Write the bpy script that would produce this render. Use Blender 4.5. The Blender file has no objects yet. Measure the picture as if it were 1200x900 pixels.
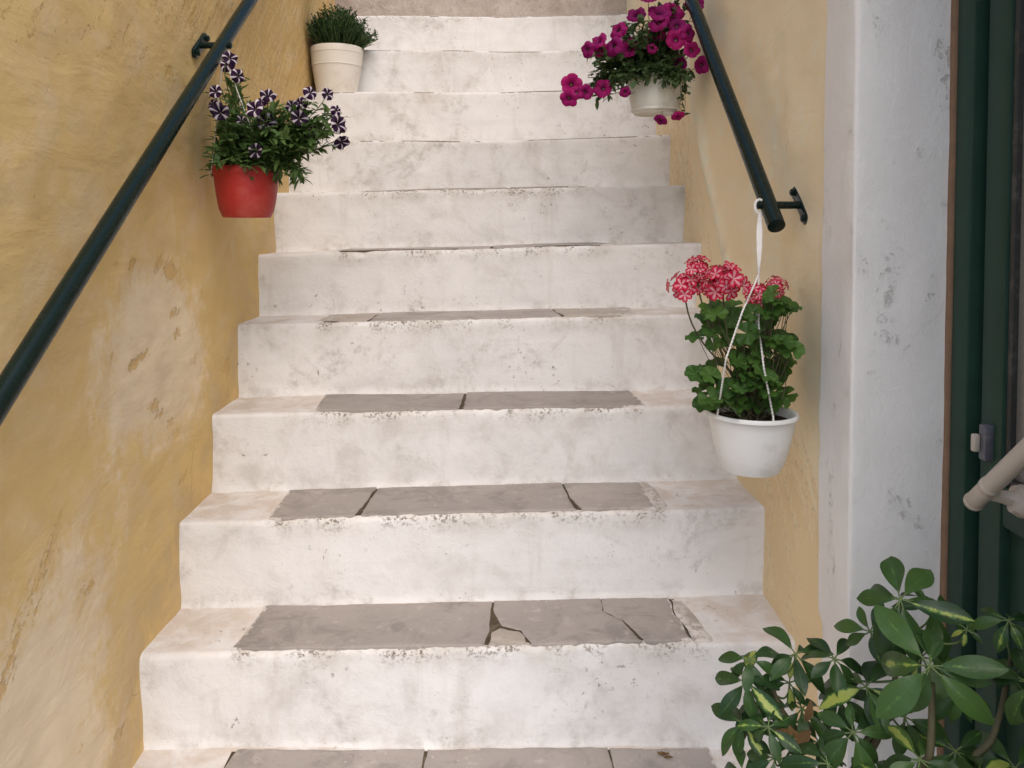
import bpy, bmesh, math, random
from mathutils import Vector, Matrix, noise

R = math.radians
scene = bpy.context.scene
COL = scene.collection
rng = random.Random(11)

# ------------------------------------------------------------------ camera
EYE = Vector((0.0, 0.0, 1.53))
F_PX, HOR, VPX, PITCH = 940.0, 265.0, 578.0, R(2.0)
CY = HOR + F_PX * math.tan(PITCH)
FWD = Vector((0, math.cos(PITCH), -math.sin(PITCH)))
UPV = Vector((0, math.sin(PITCH), math.cos(PITCH)))


def pt(px, py, Y):
    """world point seen at photo pixel (px, py) at distance Y into the scene"""
    d = FWD + Vector((1, 0, 0)) * ((px - VPX) / F_PX) - UPV * ((py - CY) / F_PX)
    return EYE + d * (Y / d.y)


cam = bpy.data.cameras.new('camera')
cam.sensor_fit = 'HORIZONTAL'
cam.sensor_width = 36
cam.lens = F_PX / 1200 * 36
cam.shift_x = (600 - VPX) / 1200
cam.shift_y = -(450 - CY) / 1200
cam.clip_start, cam.clip_end = 0.05, 2000
co = bpy.data.objects.new('camera', cam)
co.location = EYE
co.rotation_euler = (R(90) - PITCH, 0, 0)
COL.objects.link(co)
scene.camera = co

# ------------------------------------------------------------------ helpers
def nz(x, y=0.0, z=0.0):
    return noise.noise(Vector((x, y, z)))


def fbm(x, y, z=0.0, o=4):
    s, a, f = 0.0, 1.0, 1.0
    for _ in range(o):
        s += a * noise.noise(Vector((x * f, y * f, z * f + 3.7)))
        a *= .5
        f *= 2.03
    return s


def sst(a, b, x):
    t = min(1, max(0, (x - a) / (b - a)))
    return t * t * (3 - 2 * t)


class MB:
    def __init__(s):
        s.v, s.f, s.c = [], [], []

    def add(s, verts, faces, cols=None):
        o = len(s.v)
        s.v += [tuple(v) for v in verts]
        s.f += [tuple(i + o for i in f) for f in faces]
        if cols is None:
            cols = [(0, 0, 0, 1)] * len(verts)
        elif isinstance(cols, tuple):
            cols = [cols] * len(verts)
        s.c += cols

    def grid(s, rows, cols=None, closed=False):
        n = len(rows[0])
        V = [p for r in rows for p in r]
        F = []
        for i in range(len(rows) - 1):
            for j in range(n if closed else n - 1):
                k = (j + 1) % n
                F.append((i * n + j, i * n + k, (i + 1) * n + k, (i + 1) * n + j))
        s.add(V, F, cols)

    def tube(s, path, rad, n=10, caps=True, col=None):
        path = [Vector(p) for p in path]
        m = len(path)
        if not hasattr(rad, '__len__'):
            rad = [rad] * m
        t0 = (path[1] - path[0]).normalized()
        a = t0.orthogonal().normalized()
        rows = []
        for i, p in enumerate(path):
            t = (path[min(i + 1, m - 1)] - path[max(i - 1, 0)]).normalized()
            a = (a - t * a.dot(t)).normalized()
            b = t.cross(a)
            rows.append([p + (a * math.cos(2 * math.pi * k / n) + b * math.sin(2 * math.pi * k / n)) * rad[i] for k in range(n)])
        o = len(s.v)
        s.grid(rows, col, closed=True)
        if col is not None and isinstance(col, tuple):
            pass
        if caps:
            s.f.append(tuple(o + k for k in reversed(range(n))))
            s.f.append(tuple(o + (m - 1) * n + k for k in range(n)))

    def lathe(s, prof, c, n=48, wob=0.0, seed=0):
        rows = []
        for (r, z) in prof:
            rows.append([Vector((c[0] + r * math.cos(2 * math.pi * k / n) * (1 + wob * nz(2 * math.cos(2 * math.pi * k / n), 2 * math.sin(2 * math.pi * k / n), seed + z * 6)),
                                 c[1] + r * math.sin(2 * math.pi * k / n) * (1 + wob * nz(2 * math.cos(2 * math.pi * k / n), 2 * math.sin(2 * math.pi * k / n), seed + z * 6)),
                                 c[2] + z)) for k in range(n)])
        s.grid(rows, None, closed=True)

    def box(s, a, b):
        x0, y0, z0 = a
        x1, y1, z1 = b
        V = [(x0, y0, z0), (x1, y0, z0), (x1, y1, z0), (x0, y1, z0), (x0, y0, z1), (x1, y0, z1), (x1, y1, z1), (x0, y1, z1)]
        s.add(V, [(3, 2, 1, 0), (4, 5, 6, 7), (0, 1, 5, 4), (1, 2, 6, 5), (2, 3, 7, 6), (3, 0, 4, 7)])

    def rbox(s, a, b, r=.004, seg=2):
        bm = bmesh.new()
        bmesh.ops.create_cube(bm, size=1)
        for v in bm.verts:
            v.co = Vector([(a[i] + b[i]) / 2 + v.co[i] * (b[i] - a[i]) for i in range(3)])
        bmesh.ops.bevel(bm, geom=bm.edges[:], offset=r, segments=seg, affect='EDGES', profile=.5)
        bm.verts.index_update()
        s.add([v.co.copy() for v in bm.verts], [[v.index for v in f.verts] for f in bm.faces])
        bm.free()

    def mesh(s, name, mat, origin=Vector((0, 0, 0)), smooth=True):
        me = bpy.data.meshes.new(name)
        me.from_pydata([(v[0] - origin[0], v[1] - origin[1], v[2] - origin[2]) for v in s.v], [], s.f)
        at = me.color_attributes.new('mask', 'FLOAT_COLOR', 'POINT')
        at.data.foreach_set('color', [x for c in s.c for x in c])
        for m in (mat if isinstance(mat, (list, tuple)) else [mat]):
            me.materials.append(m)
        if smooth:
            me.polygons.foreach_set('use_smooth', [True] * len(me.polygons))
        me.update()
        return me


def worigin(o):
    p = Vector((0, 0, 0))
    while o is not None:
        p += o.location
        o = o.parent
    return p


def obj(name, mb, mat, parent=None, smooth=True, sharp=None, label=None):
    me = mb.mesh(name, mat, worigin(parent), smooth)
    if sharp:
        me.set_sharp_from_angle(angle=R(sharp))
    o = bpy.data.objects.new(name, me)
    COL.objects.link(o)
    o.parent = parent
    if label:
        o['label'] = label
    return o


def thing(name, loc, label, cat, group=None):
    o = bpy.data.objects.new(name, None)
    o.empty_display_size = .1
    o.location = loc
    COL.objects.link(o)
    o['label'] = label
    o['category'] = cat
    if group:
        o['group'] = group
    return o


def placed(name, me, parent, M, label=None):
    """link one more object using mesh me, world matrix M (no scale on parents)"""
    o = bpy.data.objects.new(name, me)
    COL.objects.link(o)
    o.parent = parent
    o.matrix_local = Matrix.Translation(-worigin(parent)) @ M
    if label:
        o['label'] = label
    return o


def frame_to(n, spin=0.0):
    """rotation taking +Z to n"""
    n = Vector(n).normalized()
    q = Vector((0, 0, 1)).rotation_difference(n)
    return q.to_matrix().to_4x4() @ Matrix.Rotation(spin, 4, 'Z')


def bez(a, b, c, n=8):
    a, b, c = Vector(a), Vector(b), Vector(c)
    return [a * (1 - t) ** 2 + b * 2 * t * (1 - t) + c * t * t for t in [i / (n - 1) for i in range(n)]]


# ------------------------------------------------------------------ node helper
class NT:
    def __init__(s, name):
        s.m = bpy.data.materials.new(name)
        s.m.use_nodes = True
        s.t = s.m.node_tree
        s.n = s.t.nodes
        s.p = s.n['Principled BSDF']
        s.out = s.n['Material Output']
        s.co = s.n.new('ShaderNodeTexCoord').outputs['Object']

    def link(s, a, b):
        if hasattr(a, 'links'):
            s.t.links.new(a, b)
        else:
            b.default_value = a

    def col(s, c):
        return (c[0], c[1], c[2], 1)

    def attr(s):
        a = s.n.new('ShaderNodeAttribute')
        a.attribute_name = 'mask'
        sp = s.n.new('ShaderNodeSeparateColor')
        s.link(a.outputs['Color'], sp.inputs[0])
        return sp.outputs[0], sp.outputs[1], sp.outputs[2]

    def mapping(s, scale=(1, 1, 1), rot=(0, 0, 0), vec=None):
        m = s.n.new('ShaderNodeMapping')
        s.link(vec or s.co, m.inputs['Vector'])
        m.inputs['Scale'].default_value = scale
        m.inputs['Rotation'].default_value = rot
        return m.outputs[0]

    def noise(s, scale, detail=4, rough=.55, vec=None, dist=0.0):
        t = s.n.new('ShaderNodeTexNoise')
        s.link(vec or s.co, t.inputs['Vector'])
        t.inputs['Scale'].default_value = scale
        t.inputs['Detail'].default_value = detail
        t.inputs['Roughness'].default_value = rough
        t.inputs['Distortion'].default_value = dist
        return t.outputs['Fac']

    def voro(s, scale, vec=None, feature='F1'):
        t = s.n.new('ShaderNodeTexVoronoi')
        t.feature = feature
        s.link(vec or s.co, t.inputs['Vector'])
        t.inputs['Scale'].default_value = scale
        return t.outputs['Distance']

    def step(s, x, a, b):
        m = s.n.new('ShaderNodeMapRange')
        m.interpolation_type = 'SMOOTHSTEP'
        s.link(x, m.inputs[0])
        m.inputs[1].default_value = a
        m.inputs[2].default_value = b
        m.inputs[3].default_value = 0
        m.inputs[4].default_value = 1
        return m.outputs[0]

    def math(s, op, a, b=0.0, clamp=False):
        m = s.n.new('ShaderNodeMath')
        m.operation = op
        m.use_clamp = clamp
        s.link(a, m.inputs[0])
        s.link(b, m.inputs[1])
        return m.outputs[0]

    def mix(s, f, a, b):
        m = s.n.new('ShaderNodeMix')
        m.data_type = 'RGBA'
        s.link(f, m.inputs[0])
        s.link(s.col(a) if isinstance(a, tuple) else a, m.inputs[6])
        s.link(s.col(b) if isinstance(b, tuple) else b, m.inputs[7])
        return m.outputs[2]

    def rnd(s):
        return s.n.new('ShaderNodeObjectInfo').outputs['Random']

    def bump(s, h, strength=.5, dist=.01, normal=None):
        b = s.n.new('ShaderNodeBump')
        s.link(h, b.inputs['Height'])
        b.inputs['Strength'].default_value = strength
        b.inputs['Distance'].default_value = dist
        if normal:
            s.link(normal, b.inputs['Normal'])
        return b.outputs[0]

    def done(s, color=None, rough=None, normal=None, spec=None, **kw):
        if color is not None:
            s.link(s.col(color) if isinstance(color, tuple) else color, s.p.inputs['Base Color'])
        if rough is not None:
            s.link(rough, s.p.inputs['Roughness'])
        if normal is not None:
            s.link(normal, s.p.inputs['Normal'])
        if spec is not None:
            s.p.inputs['Specular IOR Level'].default_value = spec
        for k, v in kw.items():
            s.link(v, s.p.inputs[k])
        return s.m

    def translucent(s, color, fac):
        tr = s.n.new('ShaderNodeBsdfTranslucent')
        s.link(s.col(color) if isinstance(color, tuple) else color, tr.inputs['Color'])
        mx = s.n.new('ShaderNodeMixShader')
        mx.inputs[0].default_value = fac
        s.link(s.p.outputs[0], mx.inputs[1])
        s.link(tr.outputs[0], mx.inputs[2])
        s.link(mx.outputs[0], s.out.inputs['Surface'])
        return s.m


# ------------------------------------------------------------------ materials
def mat_whitewash(name, base=(.765, .752, .745), steps=True):
    t = NT(name)
    e, tr, bs = t.attr()
    line = t.step(e, 1.15, 1.7)
    e = t.math('MINIMUM', e, 1.0)
    big = t.noise(2.6, 5, .6)
    mid = t.noise(11, 6, .65, dist=.4)
    fine = t.noise(70, 5, .7)
    tiny = t.noise(210, 3, .7)
    c = t.mix(t.step(big, .35, .68), base, tuple(x * .93 for x in base))
    # greyish grime clouds
    g = t.math('MULTIPLY', t.step(mid, .44, .70), t.step(big, .36, .60))
    c = t.mix(t.math('MULTIPLY', g, .50), c, (.47, .44, .41))
    vert = t.noise(6, 5, .6, t.mapping((2.2, 1, .25)))
    c = t.mix(t.math('MULTIPLY', t.step(vert, .55, .75), .4), c, (.50, .46, .42))
    br = t.noise(26, 4, .6, t.mapping((.12, 1, 1)))
    c = t.mix(t.math('MULTIPLY', t.step(br, .50, .68), .16), c, (.56, .53, .50))
    sm = t.math('MULTIPLY', t.step(t.noise(4.2, 6, .72, dist=.8), .52, .66), t.step(t.noise(38, 4, .7), .38, .62))
    c = t.mix(t.math('MULTIPLY', sm, .55), c, (.43, .40, .365))
    # tan dust on the flat of the tread
    td = t.math('MULTIPLY', tr, t.step(mid, .3, .62))
    c = t.mix(t.math('MULTIPLY', td, .62), c, (.56, .455, .365))
    # worn band below the nosing
    w = t.math('MULTIPLY', e, t.step(t.noise(8, 5, .65), .40, .66))
    c = t.mix(t.math('MULTIPLY', w, .52), c, (.48, .44, .385))
    crumb = t.noise(120, 5, .7)
    e3 = t.math('POWER', e, 3.5)
    w2 = t.math('MULTIPLY', e3, t.math('MULTIPLY', t.step(crumb, .50, .58), t.step(t.noise(13, 5, .65), .42, .60)))
    c = t.mix(t.math('MULTIPLY', w2, .9), c, t.mix(t.noise(35, 2), (.10, .07, .045), (.24, .19, .13)))
    c = t.mix(t.math('MULTIPLY', line, .85), c, (.15, .115, .085))  # dark line on upper nosings: dirt plus a painted shadow gap
    # grime along the foot of the riser
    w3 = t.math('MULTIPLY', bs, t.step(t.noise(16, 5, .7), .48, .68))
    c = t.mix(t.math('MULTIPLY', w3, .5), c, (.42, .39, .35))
    # flakes and specks
    sp = t.math('MULTIPLY', t.step(fine, .60, .64), t.step(t.noise(6, 5, .7), .53, .64))
    c = t.mix(t.math('MULTIPLY', sp, .8), c, (.25, .21, .17))
    sp2 = t.math('MULTIPLY', t.step(tiny, .655, .70), t.step(t.noise(9, 4, .6), .45, .62))
    c = t.mix(t.math('MULTIPLY', sp2, .7), c, (.24, .20, .17))
    h = t.math('ADD', t.math('MULTIPLY', mid, .9), t.math('MULTIPLY', fine, .35))
    h = t.math('SUBTRACT', h, t.math('MULTIPLY', t.math('ADD', sp, w2), .35))
    nrm = t.bump(h, .42, .009)
    nrm = t.bump(tiny, .25, .0015, nrm)
    return t.done(c, .82, nrm, .25)


def mat_wall(name, base, pale, deep, dirt, rough_amt=1.0):
    """mask: r = pale patch, g = deep ochre stain and painted ridge shade, b = grime"""
    t = NT(name)
    r, g, b = t.attr()
    big = t.noise(1.7, 5, .6)
    mid = t.noise(7, 6, .62, dist=.5)
    fine = t.noise(42, 6, .7)
    tiny = t.noise(190, 3, .65)
    tro = t.noise(7, 5, .55, t.mapping((1, .6, 1.7), (R(38), 0, 0)), dist=.6)
    tro2 = t.noise(15, 4, .55, t.mapping((1, .45, 1.5), (R(-50), 0, 0)))
    scr = t.noise(46, 4, .6, t.mapping((1, .13, 1), vec=t.mapping(rot=(R(-48), 0, 0))))
    scr2 = t.noise(75, 3, .6, t.mapping((1, .10, 1), vec=t.mapping(rot=(R(-38), 0, 0))))
    sm = t.step(t.noise(3.5, 4, .6), .42, .62)
    c = t.mix(t.step(big, .32, .68), base, tuple(base[i] * .86 + deep[i] * .14 for i in range(3)))
    c = t.mix(t.math('MULTIPLY', t.step(mid, .42, .70), .38), c, pale)
    c = t.mix(t.math('MULTIPLY', t.step(tro, .50, .74), .24), c, deep)
    # pale patch with a broken edge
    pe = t.math('ADD', t.math('MULTIPLY', t.noise(9, 6, .7), .6), t.math('MULTIPLY', fine, .4))
    m1 = t.step(t.math('ADD', r, t.math('MULTIPLY', t.math('SUBTRACT', pe, .5), 1.7)), .34, .78)
    pp = tuple(min(.8, x * 1.10) for x in pale)
    c = t.mix(t.math('MULTIPLY', m1, .85), c, t.mix(t.step(tro2, .4, .65), pp, pale))
    rag = t.math('ADD', t.math('MULTIPLY', t.noise(85, 4, .7), .45), t.math('MULTIPLY', scr, .55))
    m2 = t.step(t.math('ADD', g, t.math('MULTIPLY', t.math('SUBTRACT', rag, .5), 2.3)), .42, .70)
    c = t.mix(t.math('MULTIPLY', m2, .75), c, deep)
    m3 = t.math('MULTIPLY', b, t.step(mid, .35, .6))
    c = t.mix(t.math('MULTIPLY', m3, .6), c, dirt)
    c = t.mix(t.math('MULTIPLY', t.math('MULTIPLY', t.step(scr, .52, .66), sm), .13 * rough_amt ** 2), c, deep)
    edge = t.math('MULTIPLY', t.step(m2, .05, .45), t.math('SUBTRACT', 1.0, t.step(m2, .55, .95)))
    c = t.mix(t.math('MULTIPLY', t.math('MULTIPLY', edge, t.step(fine, .48, .58)), .5), c, dirt)
    ck = t.n.new('ShaderNodeTexVoronoi')
    ck.feature = 'DISTANCE_TO_EDGE'
    ck.inputs['Scale'].default_value = 2.3
    wv = t.n.new('ShaderNodeMix')
    wv.data_type = 'VECTOR'
    wv.inputs[0].default_value = .12
    t.link(t.co, wv.inputs[4])
    nn = t.n.new('ShaderNodeTexNoise')
    t.link(t.co, nn.inputs['Vector'])
    nn.inputs['Scale'].default_value = 5
    nn.inputs['Detail'].default_value = 6
    t.link(nn.outputs['Color'], wv.inputs[5])
    t.link(wv.outputs[1], ck.inputs['Vector'])
    crack = t.math('MULTIPLY', t.math('SUBTRACT', 1.0, t.step(ck.outputs['Distance'], .0, .006)), t.step(t.noise(1.6, 3), .54, .64))
    c = t.mix(t.math('MULTIPLY', crack, .6), c, dirt)
    sp = t.math('MULTIPLY', t.step(fine, .665, .72), t.step(tro, .48, .60))
    c = t.mix(t.math('MULTIPLY', sp, .6), c, dirt)
    c = t.mix(t.math('MULTIPLY', t.step(tiny, .66, .78), .25), c, dirt)
    h = t.math('ADD', t.math('MULTIPLY', tro, .9), t.math('MULTIPLY', tro2, .35))
    h = t.math('ADD', h, t.math('MULTIPLY', fine, .16))
    h = t.math('ADD', h, t.math('MULTIPLY', t.math('MULTIPLY', scr, sm), .24 * rough_amt))
    h = t.math('ADD', h, t.math('MULTIPLY', t.math('MULTIPLY', scr2, sm), .14))
    h = t.math('SUBTRACT', h, t.math('MULTIPLY', m2, .30))
    h = t.math('SUBTRACT', h, t.math('MULTIPLY', m1, .10))
    h = t.math('SUBTRACT', h, t.math('MULTIPLY', sp, .25))
    nrm = t.bump(h, .55 * rough_amt, .012)
    nrm = t.bump(tiny, .2, .0015, nrm)
    return t.done(c, .85, nrm, .2)


def mat_stone(name, a, b, spots=(.12, .10, .085)):
    t = NT(name)
    o = t.rnd()
    bd = t.attr()[0]
    big = t.noise(5, 5, .6, dist=.3)
    fine = t.noise(60, 5, .7)
    tiny = t.noise(240, 3, .7)
    c = t.mix(t.step(big, .3, .7), a, b)
    c = t.mix(t.math('MULTIPLY', o, .5), c, tuple(x * .78 for x in a))
    c = t.mix(t.math('MULTIPLY', t.step(t.noise(9, 6, .72, dist=.6), .47, .66), .75), c, tuple(x * .66 for x in a))
    c = t.mix(t.math('MULTIPLY', t.step(t.noise(22, 5, .7), .56, .72), .45), c, tuple(min(.7, x * 1.35) for x in b))
    c = t.mix(t.math('MULTIPLY', t.step(fine, .60, .70), .45), c, spots)
    c = t.mix(t.math('MULTIPLY', t.step(t.noise(48, 4, .7), .67, .72), .8), c, (.62, .57, .53))
    pw = t.math('MULTIPLY', t.step(t.math('ADD', bd, t.math('MULTIPLY', t.math('SUBTRACT', t.noise(45, 5, .7), .5), 2.2)), .62, .95), t.step(t.noise(7, 3), .36, .50))
    c = t.mix(t.math('MULTIPLY', pw, .8), c, (.68, .65, .62))
    h = t.math('ADD', t.math('MULTIPLY', big, 1.0), t.math('MULTIPLY', fine, .3))
    h = t.math('ADD', h, t.math('MULTIPLY', pw, .15))
    nrm = t.bump(h, .55, .007)
    nrm = t.bump(tiny, .25, .001, nrm)
    return t.done(c, .72, nrm, .35)


def mat_paint(name, color, rough=.3, var=.25, bump=.15, scale=30, dirt=None, dirt_amt=.5, spec=.5):
    t = NT(name)
    n = t.noise(scale, 4, .6)
    f = t.noise(scale * 5, 3, .6)
    c = t.mix(n, tuple(x * (1 - var) for x in color), tuple(min(1, x * (1 + var)) for x in color))
    if dirt:
        c = t.mix(t.math('MULTIPLY', t.step(t.noise(scale * .5, 6, .7), .50, .72), dirt_amt), c, dirt)
    h = t.math('ADD', n, t.math('MULTIPLY', f, .2))
    return t.done(c, t.math('ADD', rough - .06, t.math('MULTIPLY', n, .14)), t.bump(h, bump, .003), spec)


def mat_leaf(name, a, b, trans=.28, rough=.5, spec=.4, young=None):
    """mask r = random per leaf, g = along the leaf, b = across"""
    t = NT(name)
    r, g, b_ = t.attr()
    c = t.mix(r, a, b)
    if young:
        c = t.mix(t.step(r, .86, .97), c, young)
    c = t.mix(t.math('MULTIPLY', t.noise(90, 3), .35), c, tuple(x * .6 for x in a))
    c = t.mix(t.math('MULTIPLY', t.step(b_, .82, .98), .35), c, tuple(min(1, x * 1.9) for x in b))
    t.done(c, rough, t.bump(t.noise(160, 3), .15, .002), spec)
    return t.translucent(t.mix(.5, c, tuple(min(1, x * 1.7) for x in b)), trans)


M_WHITE = mat_whitewash('whitewashed_step')
M_REVEAL = None
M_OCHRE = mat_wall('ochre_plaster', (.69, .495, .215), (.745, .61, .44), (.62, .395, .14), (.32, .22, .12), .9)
M_CREAM = mat_wall('cream_plaster', (.86, .725, .49), (.86, .765, .59), (.80, .61, .345), (.50, .39, .25), .45)
M_SLAB = mat_stone('grey_flagstone', (.345, .31, .285), (.41, .365, .335), (.20, .17, .15))
M_SLABW = mat_stone('worn_flagstone', (.46, .41, .36), (.40, .34, .29), (.22, .17, .13))
M_SOIL = mat_paint('joint_earth', (.085, .065, .045), .95, .5, .9, 60, (.20, .17, .12), .7, .1)
M_GROUND = mat_stone('street_paving', (.30, .27, .25), (.24, .22, .20))
M_RAIL = mat_paint('dark_green_gloss_paint', (.004, .013, .011), .26, .2, .12, 25, (.010, .020, .016), .3, .25)
M_DOOR = mat_paint('green_door_paint', (.016, .046, .031), .45, .3, .15, 14, (.035, .045, .036), .3, .3)
M_CAULK = mat_paint('brown_sealant', (.22, .13, .075), .8, .3, .4, 40)
M_GASK = mat_paint('dark_rubber_seal', (.03, .03, .028), .6, .3, .2, 50, (.13, .12, .10), .6)
M_CREAMPL = mat_paint('cream_plastic', (.50, .435, .36), .35, .06, .05, 20, (.35, .29, .22), .3)
M_SMOKE = mat_paint('clear_grey_plastic', (.10, .10, .12), .2, .3, .1, 40, (.35, .33, .3), .4)
M_REDPOT = mat_paint('red_plastic', (.37, .026, .022), .42, .10, .06, 12, (.46, .15, .10), .45, .4)
M_WHITEPOT = mat_paint('white_plastic', (.82, .815, .79), .42, .05, .06, 12, (.50, .46, .38), .6, .4)
M_GREYPOT = mat_paint('weathered_white_plastic', (.70, .69, .63), .5, .05, .06, 12, (.42, .40, .34), .6, .4)
M_CREAMPOT = mat_paint('cream_painted_clay', (.74, .70, .63), .7, .06, .2, 10, (.48, .40, .30), .5, .25)
M_TERRA = mat_paint('dark_planter', (.20, .085, .045), .7, .15, .2, 14)
M_POTSOIL = mat_paint('potting_soil', (.035, .025, .018), .95, .5, .9, 90, None, 0, .1)
M_CORD = mat_paint('white_cord', (.78, .75, .70), .8, .05, .2, 120, (.5, .46, .40), .4, .2)
M_STEMG = mat_paint('green_stem', (.10, .15, .045), .6, .3, .2, 60)
M_STEMB = mat_paint('brown_green_stem', (.085, .075, .035), .7, .35, .4, 60)
M_PETLEAF = mat_leaf('petunia_leaf', (.045, .092, .024), (.105, .18, .048), .25, .6, .3)
M_PETLEAF2 = mat_leaf('trailing_petunia_leaf', (.045, .085, .028), (.085, .135, .05), .25, .6, .3)
M_GERLEAF = mat_leaf('geranium_leaf', (.034, .092, .014), (.085, .18, .03), .25, .55, .35)
M_HERB = mat_leaf('herb_leaf', (.016, .045, .014), (.04, .085, .028), .2, .6, .3)
M_DRY = mat_leaf('dry_leaf', (.13, .075, .035), (.20, .12, .055), .15, .8, .1)

# schefflera: glossy, green with yellow hearts on some leaflets
t = NT('umbrella_plant_leaf')
r_, g_, b_ = t.attr()                      # r random, g amount of yellow, b across 0 centre..1 edge
base = t.mix(r_, (.014, .040, .011), (.072, .145, .030))
base = t.mix(t.math('MULTIPLY', t.noise(45, 4, .7), .5), base, (.014, .042, .014))
yel = t.math('ADD', t.math('SUBTRACT', g_, b_), t.math('MULTIPLY', t.math('SUBTRACT', t.noise(34, 5, .75), .5), 2.0))
base = t.mix(t.step(yel, .0, .22), base, (.075, .17, .03))
base = t.mix(t.step(yel, .18, .34), base, (.32, .37, .075))
base = t.mix(t.math('MULTIPLY', t.step(t.math('SUBTRACT', 1.0, b_), .93, 1.0), .25), base, (.10, .17, .06))
t.done(base, t.math('ADD', .28, t.math('MULTIPLY', t.noise(60, 3), .25)), t.bump(t.noise(55, 3), .35, .004), .36)
M_SCHEF = t.translucent(t.mix(.4, base, (.08, .2, .03)), .18)


def mat_petunia(name, main, dark, star=None, throat=(.05, .01, .05)):
    t = NT(name)
    r, g, b = t.attr()                     # r radius, g star closeness, b tube
    c = t.mix(r, dark, main)
    vein = t.noise(140, 3, .6)
    c = t.mix(t.math('MULTIPLY', vein, .35), c, dark)
    if star:
        w = t.step(t.math('ADD', g, t.math('MULTIPLY', t.math('SUBTRACT', t.noise(60, 3), .5), .12)), .86, .94)
        c = t.mix(t.math('MULTIPLY', w, t.step(r, .12, .26)), c, star)
    c = t.mix(t.math('SUBTRACT', 1.0, t.step(r, .13, .24)), c, throat)
    c = t.mix(b, c, (.16, .18, .07))
    hs = t.n.new('ShaderNodeHueSaturation')
    t.link(c, hs.inputs['Color'])
    t.link(t.math('ADD', .62, t.math('MULTIPLY', t.rnd(), .75)), hs.inputs['Value'])
    t.link(t.math('ADD', .485, t.math('MULTIPLY', t.rnd(), .03)), hs.inputs['Hue'])
    c = hs.outputs[0]
    t.done(c, .6, None, .2)
    return t.translucent(c, .3)


M_PURPLE = mat_petunia('purple_white_petal', (.032, .008, .042), (.016, .005, .022), (.62, .55, .60))
M_MAGENTA = mat_petunia('magenta_petal', (.37, .008, .155), (.19, .004, .085), None, (.04, .004, .03))
t = NT('pink_striped_petal')
r_, g_, b_ = t.attr()
c = t.mix(t.step(t.math('ADD', b_, t.math('MULTIPLY', t.math('SUBTRACT', t.noise(260, 2), .5), .9)), .28, .50), (.86, .52, .55), (.64, .012, .07))
c = t.mix(t.math('MULTIPLY', r_, .35), c, (.50, .012, .05))
c = t.mix(t.step(g_, .9, 1.0), c, (.55, .02, .06))
t.done(c, .6, None, .2)
M_PINK = t.translucent(c, .3)

# reveal plaster: cool white with chips
t = NT('white_reveal_plaster')
big = t.noise(2.2, 5, .6)
mid = t.noise(9, 6, .65, t.mapping((1, 1, .6)), .5)
fine = t.noise(60, 6, .72)
tiny = t.noise(200, 3, .7)
c = t.mix(t.step(big, .35, .7), (.82, .795, .76), (.77, .75, .715))
c = t.mix(t.math('MULTIPLY', t.step(mid, .52, .74), .3), c, (.60, .60, .57))
ch = t.math('MULTIPLY', t.step(fine, .53, .60), t.step(mid, .55, .64))
c = t.mix(t.math('MULTIPLY', ch, .5), c, (.48, .46, .41))
c = t.mix(t.math('MULTIPLY', t.step(tiny, .68, .76), .35), c, (.38, .35, .30))
h = t.math('SUBTRACT', t.math('ADD', mid, t.math('MULTIPLY', fine, .35)), t.math('MULTIPLY', ch, .5))
M_REVEAL = t.done(c, .8, t.bump(tiny, .25, .0015, t.bump(h, .6, .008)), .25)

# unpainted rough top riser
t = NT('rough_bare_masonry')
mid = t.noise(8, 6, .7, dist=.6)
fine = t.noise(50, 6, .75)
c = t.mix(t.step(mid, .3, .7), (.50, .44, .39), (.36, .30, .255))
c = t.mix(t.math('MULTIPLY', t.step(fine, .52, .68), .6), c, (.26, .21, .17))
hole = t.step(t.noise(13, 3, .6), .66, .72)
c = t.mix(t.math('MULTIPLY', hole, .8), c, (.15, .09, .055))
h = t.math('SUBTRACT', t.math('ADD', mid, t.math('MULTIPLY', fine, .5)), hole)
M_ROUGH = t.done(c, .9, t.bump(h, .9, .015), .15)

# dirty glass of the door, opaque; its reflection is put into the grey-brown
t = NT('dusty_opaque_glass')
c = t.mix(t.noise(4, 5, .6), (.15, .14, .12), (.22, .205, .18))
c = t.mix(t.math('MULTIPLY', t.step(t.noise(80, 5, .7), .52, .7), .4), c, (.10, .095, .08))
M_PANE = t.done(c, .22, t.bump(t.noise(120, 2), .1, .002), .5)

# ------------------------------------------------------------------ setting: ground
mb = MB()
mb.add([(-300, -300, 0), (300, -300, 0), (300, 300, 0), (-300, 300, 0)], [(0, 1, 2, 3)])
g = obj('ground', mb, M_GROUND, None, False)
g['kind'] = 'structure'

# ------------------------------------------------------------------ walls
XL, XR = -.765, .665
ZTOP = 3.5


def sample_plan(pts, fine):
    out = []
    for (a, b, st) in zip(pts[:-1], pts[1:], fine):
        a, b = Vector(a), Vector(b)
        n = max(1, round((b - a).length / st))
        d = (b - a).normalized()
        nrm = Vector((-d.y, d.x))
        for i in range(n):
            out.append((a.lerp(b, i / n), nrm))
    d = (Vector(pts[-1]) - Vector(pts[-2])).normalized()
    out.append((Vector(pts[-1]), Vector((-d.y, d.x))))
    # soften the normals at corners
    m = len(out)
    return [(out[i][0], (out[max(0, i - 1)][1] + out[i][1] + out[min(m - 1, i + 1)][1]).normalized()) for i in range(m)]


def wall_sheet(mb, plan, z0, z1, dz, disp, maskf):
    nzr = round((z1 - z0) / dz)
    rows, cols = [], []
    for j in range(nzr + 1):
        z = z0 + (z1 - z0) * j / nzr
        row = []
        for (p, n) in plan:
            o = disp(p, z)
            row.append((p.x + n.x * o, p.y + n.y * o, z))
            cols.append(maskf(p, z))
        rows.append(row)
    mb.grid(rows, cols)


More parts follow.
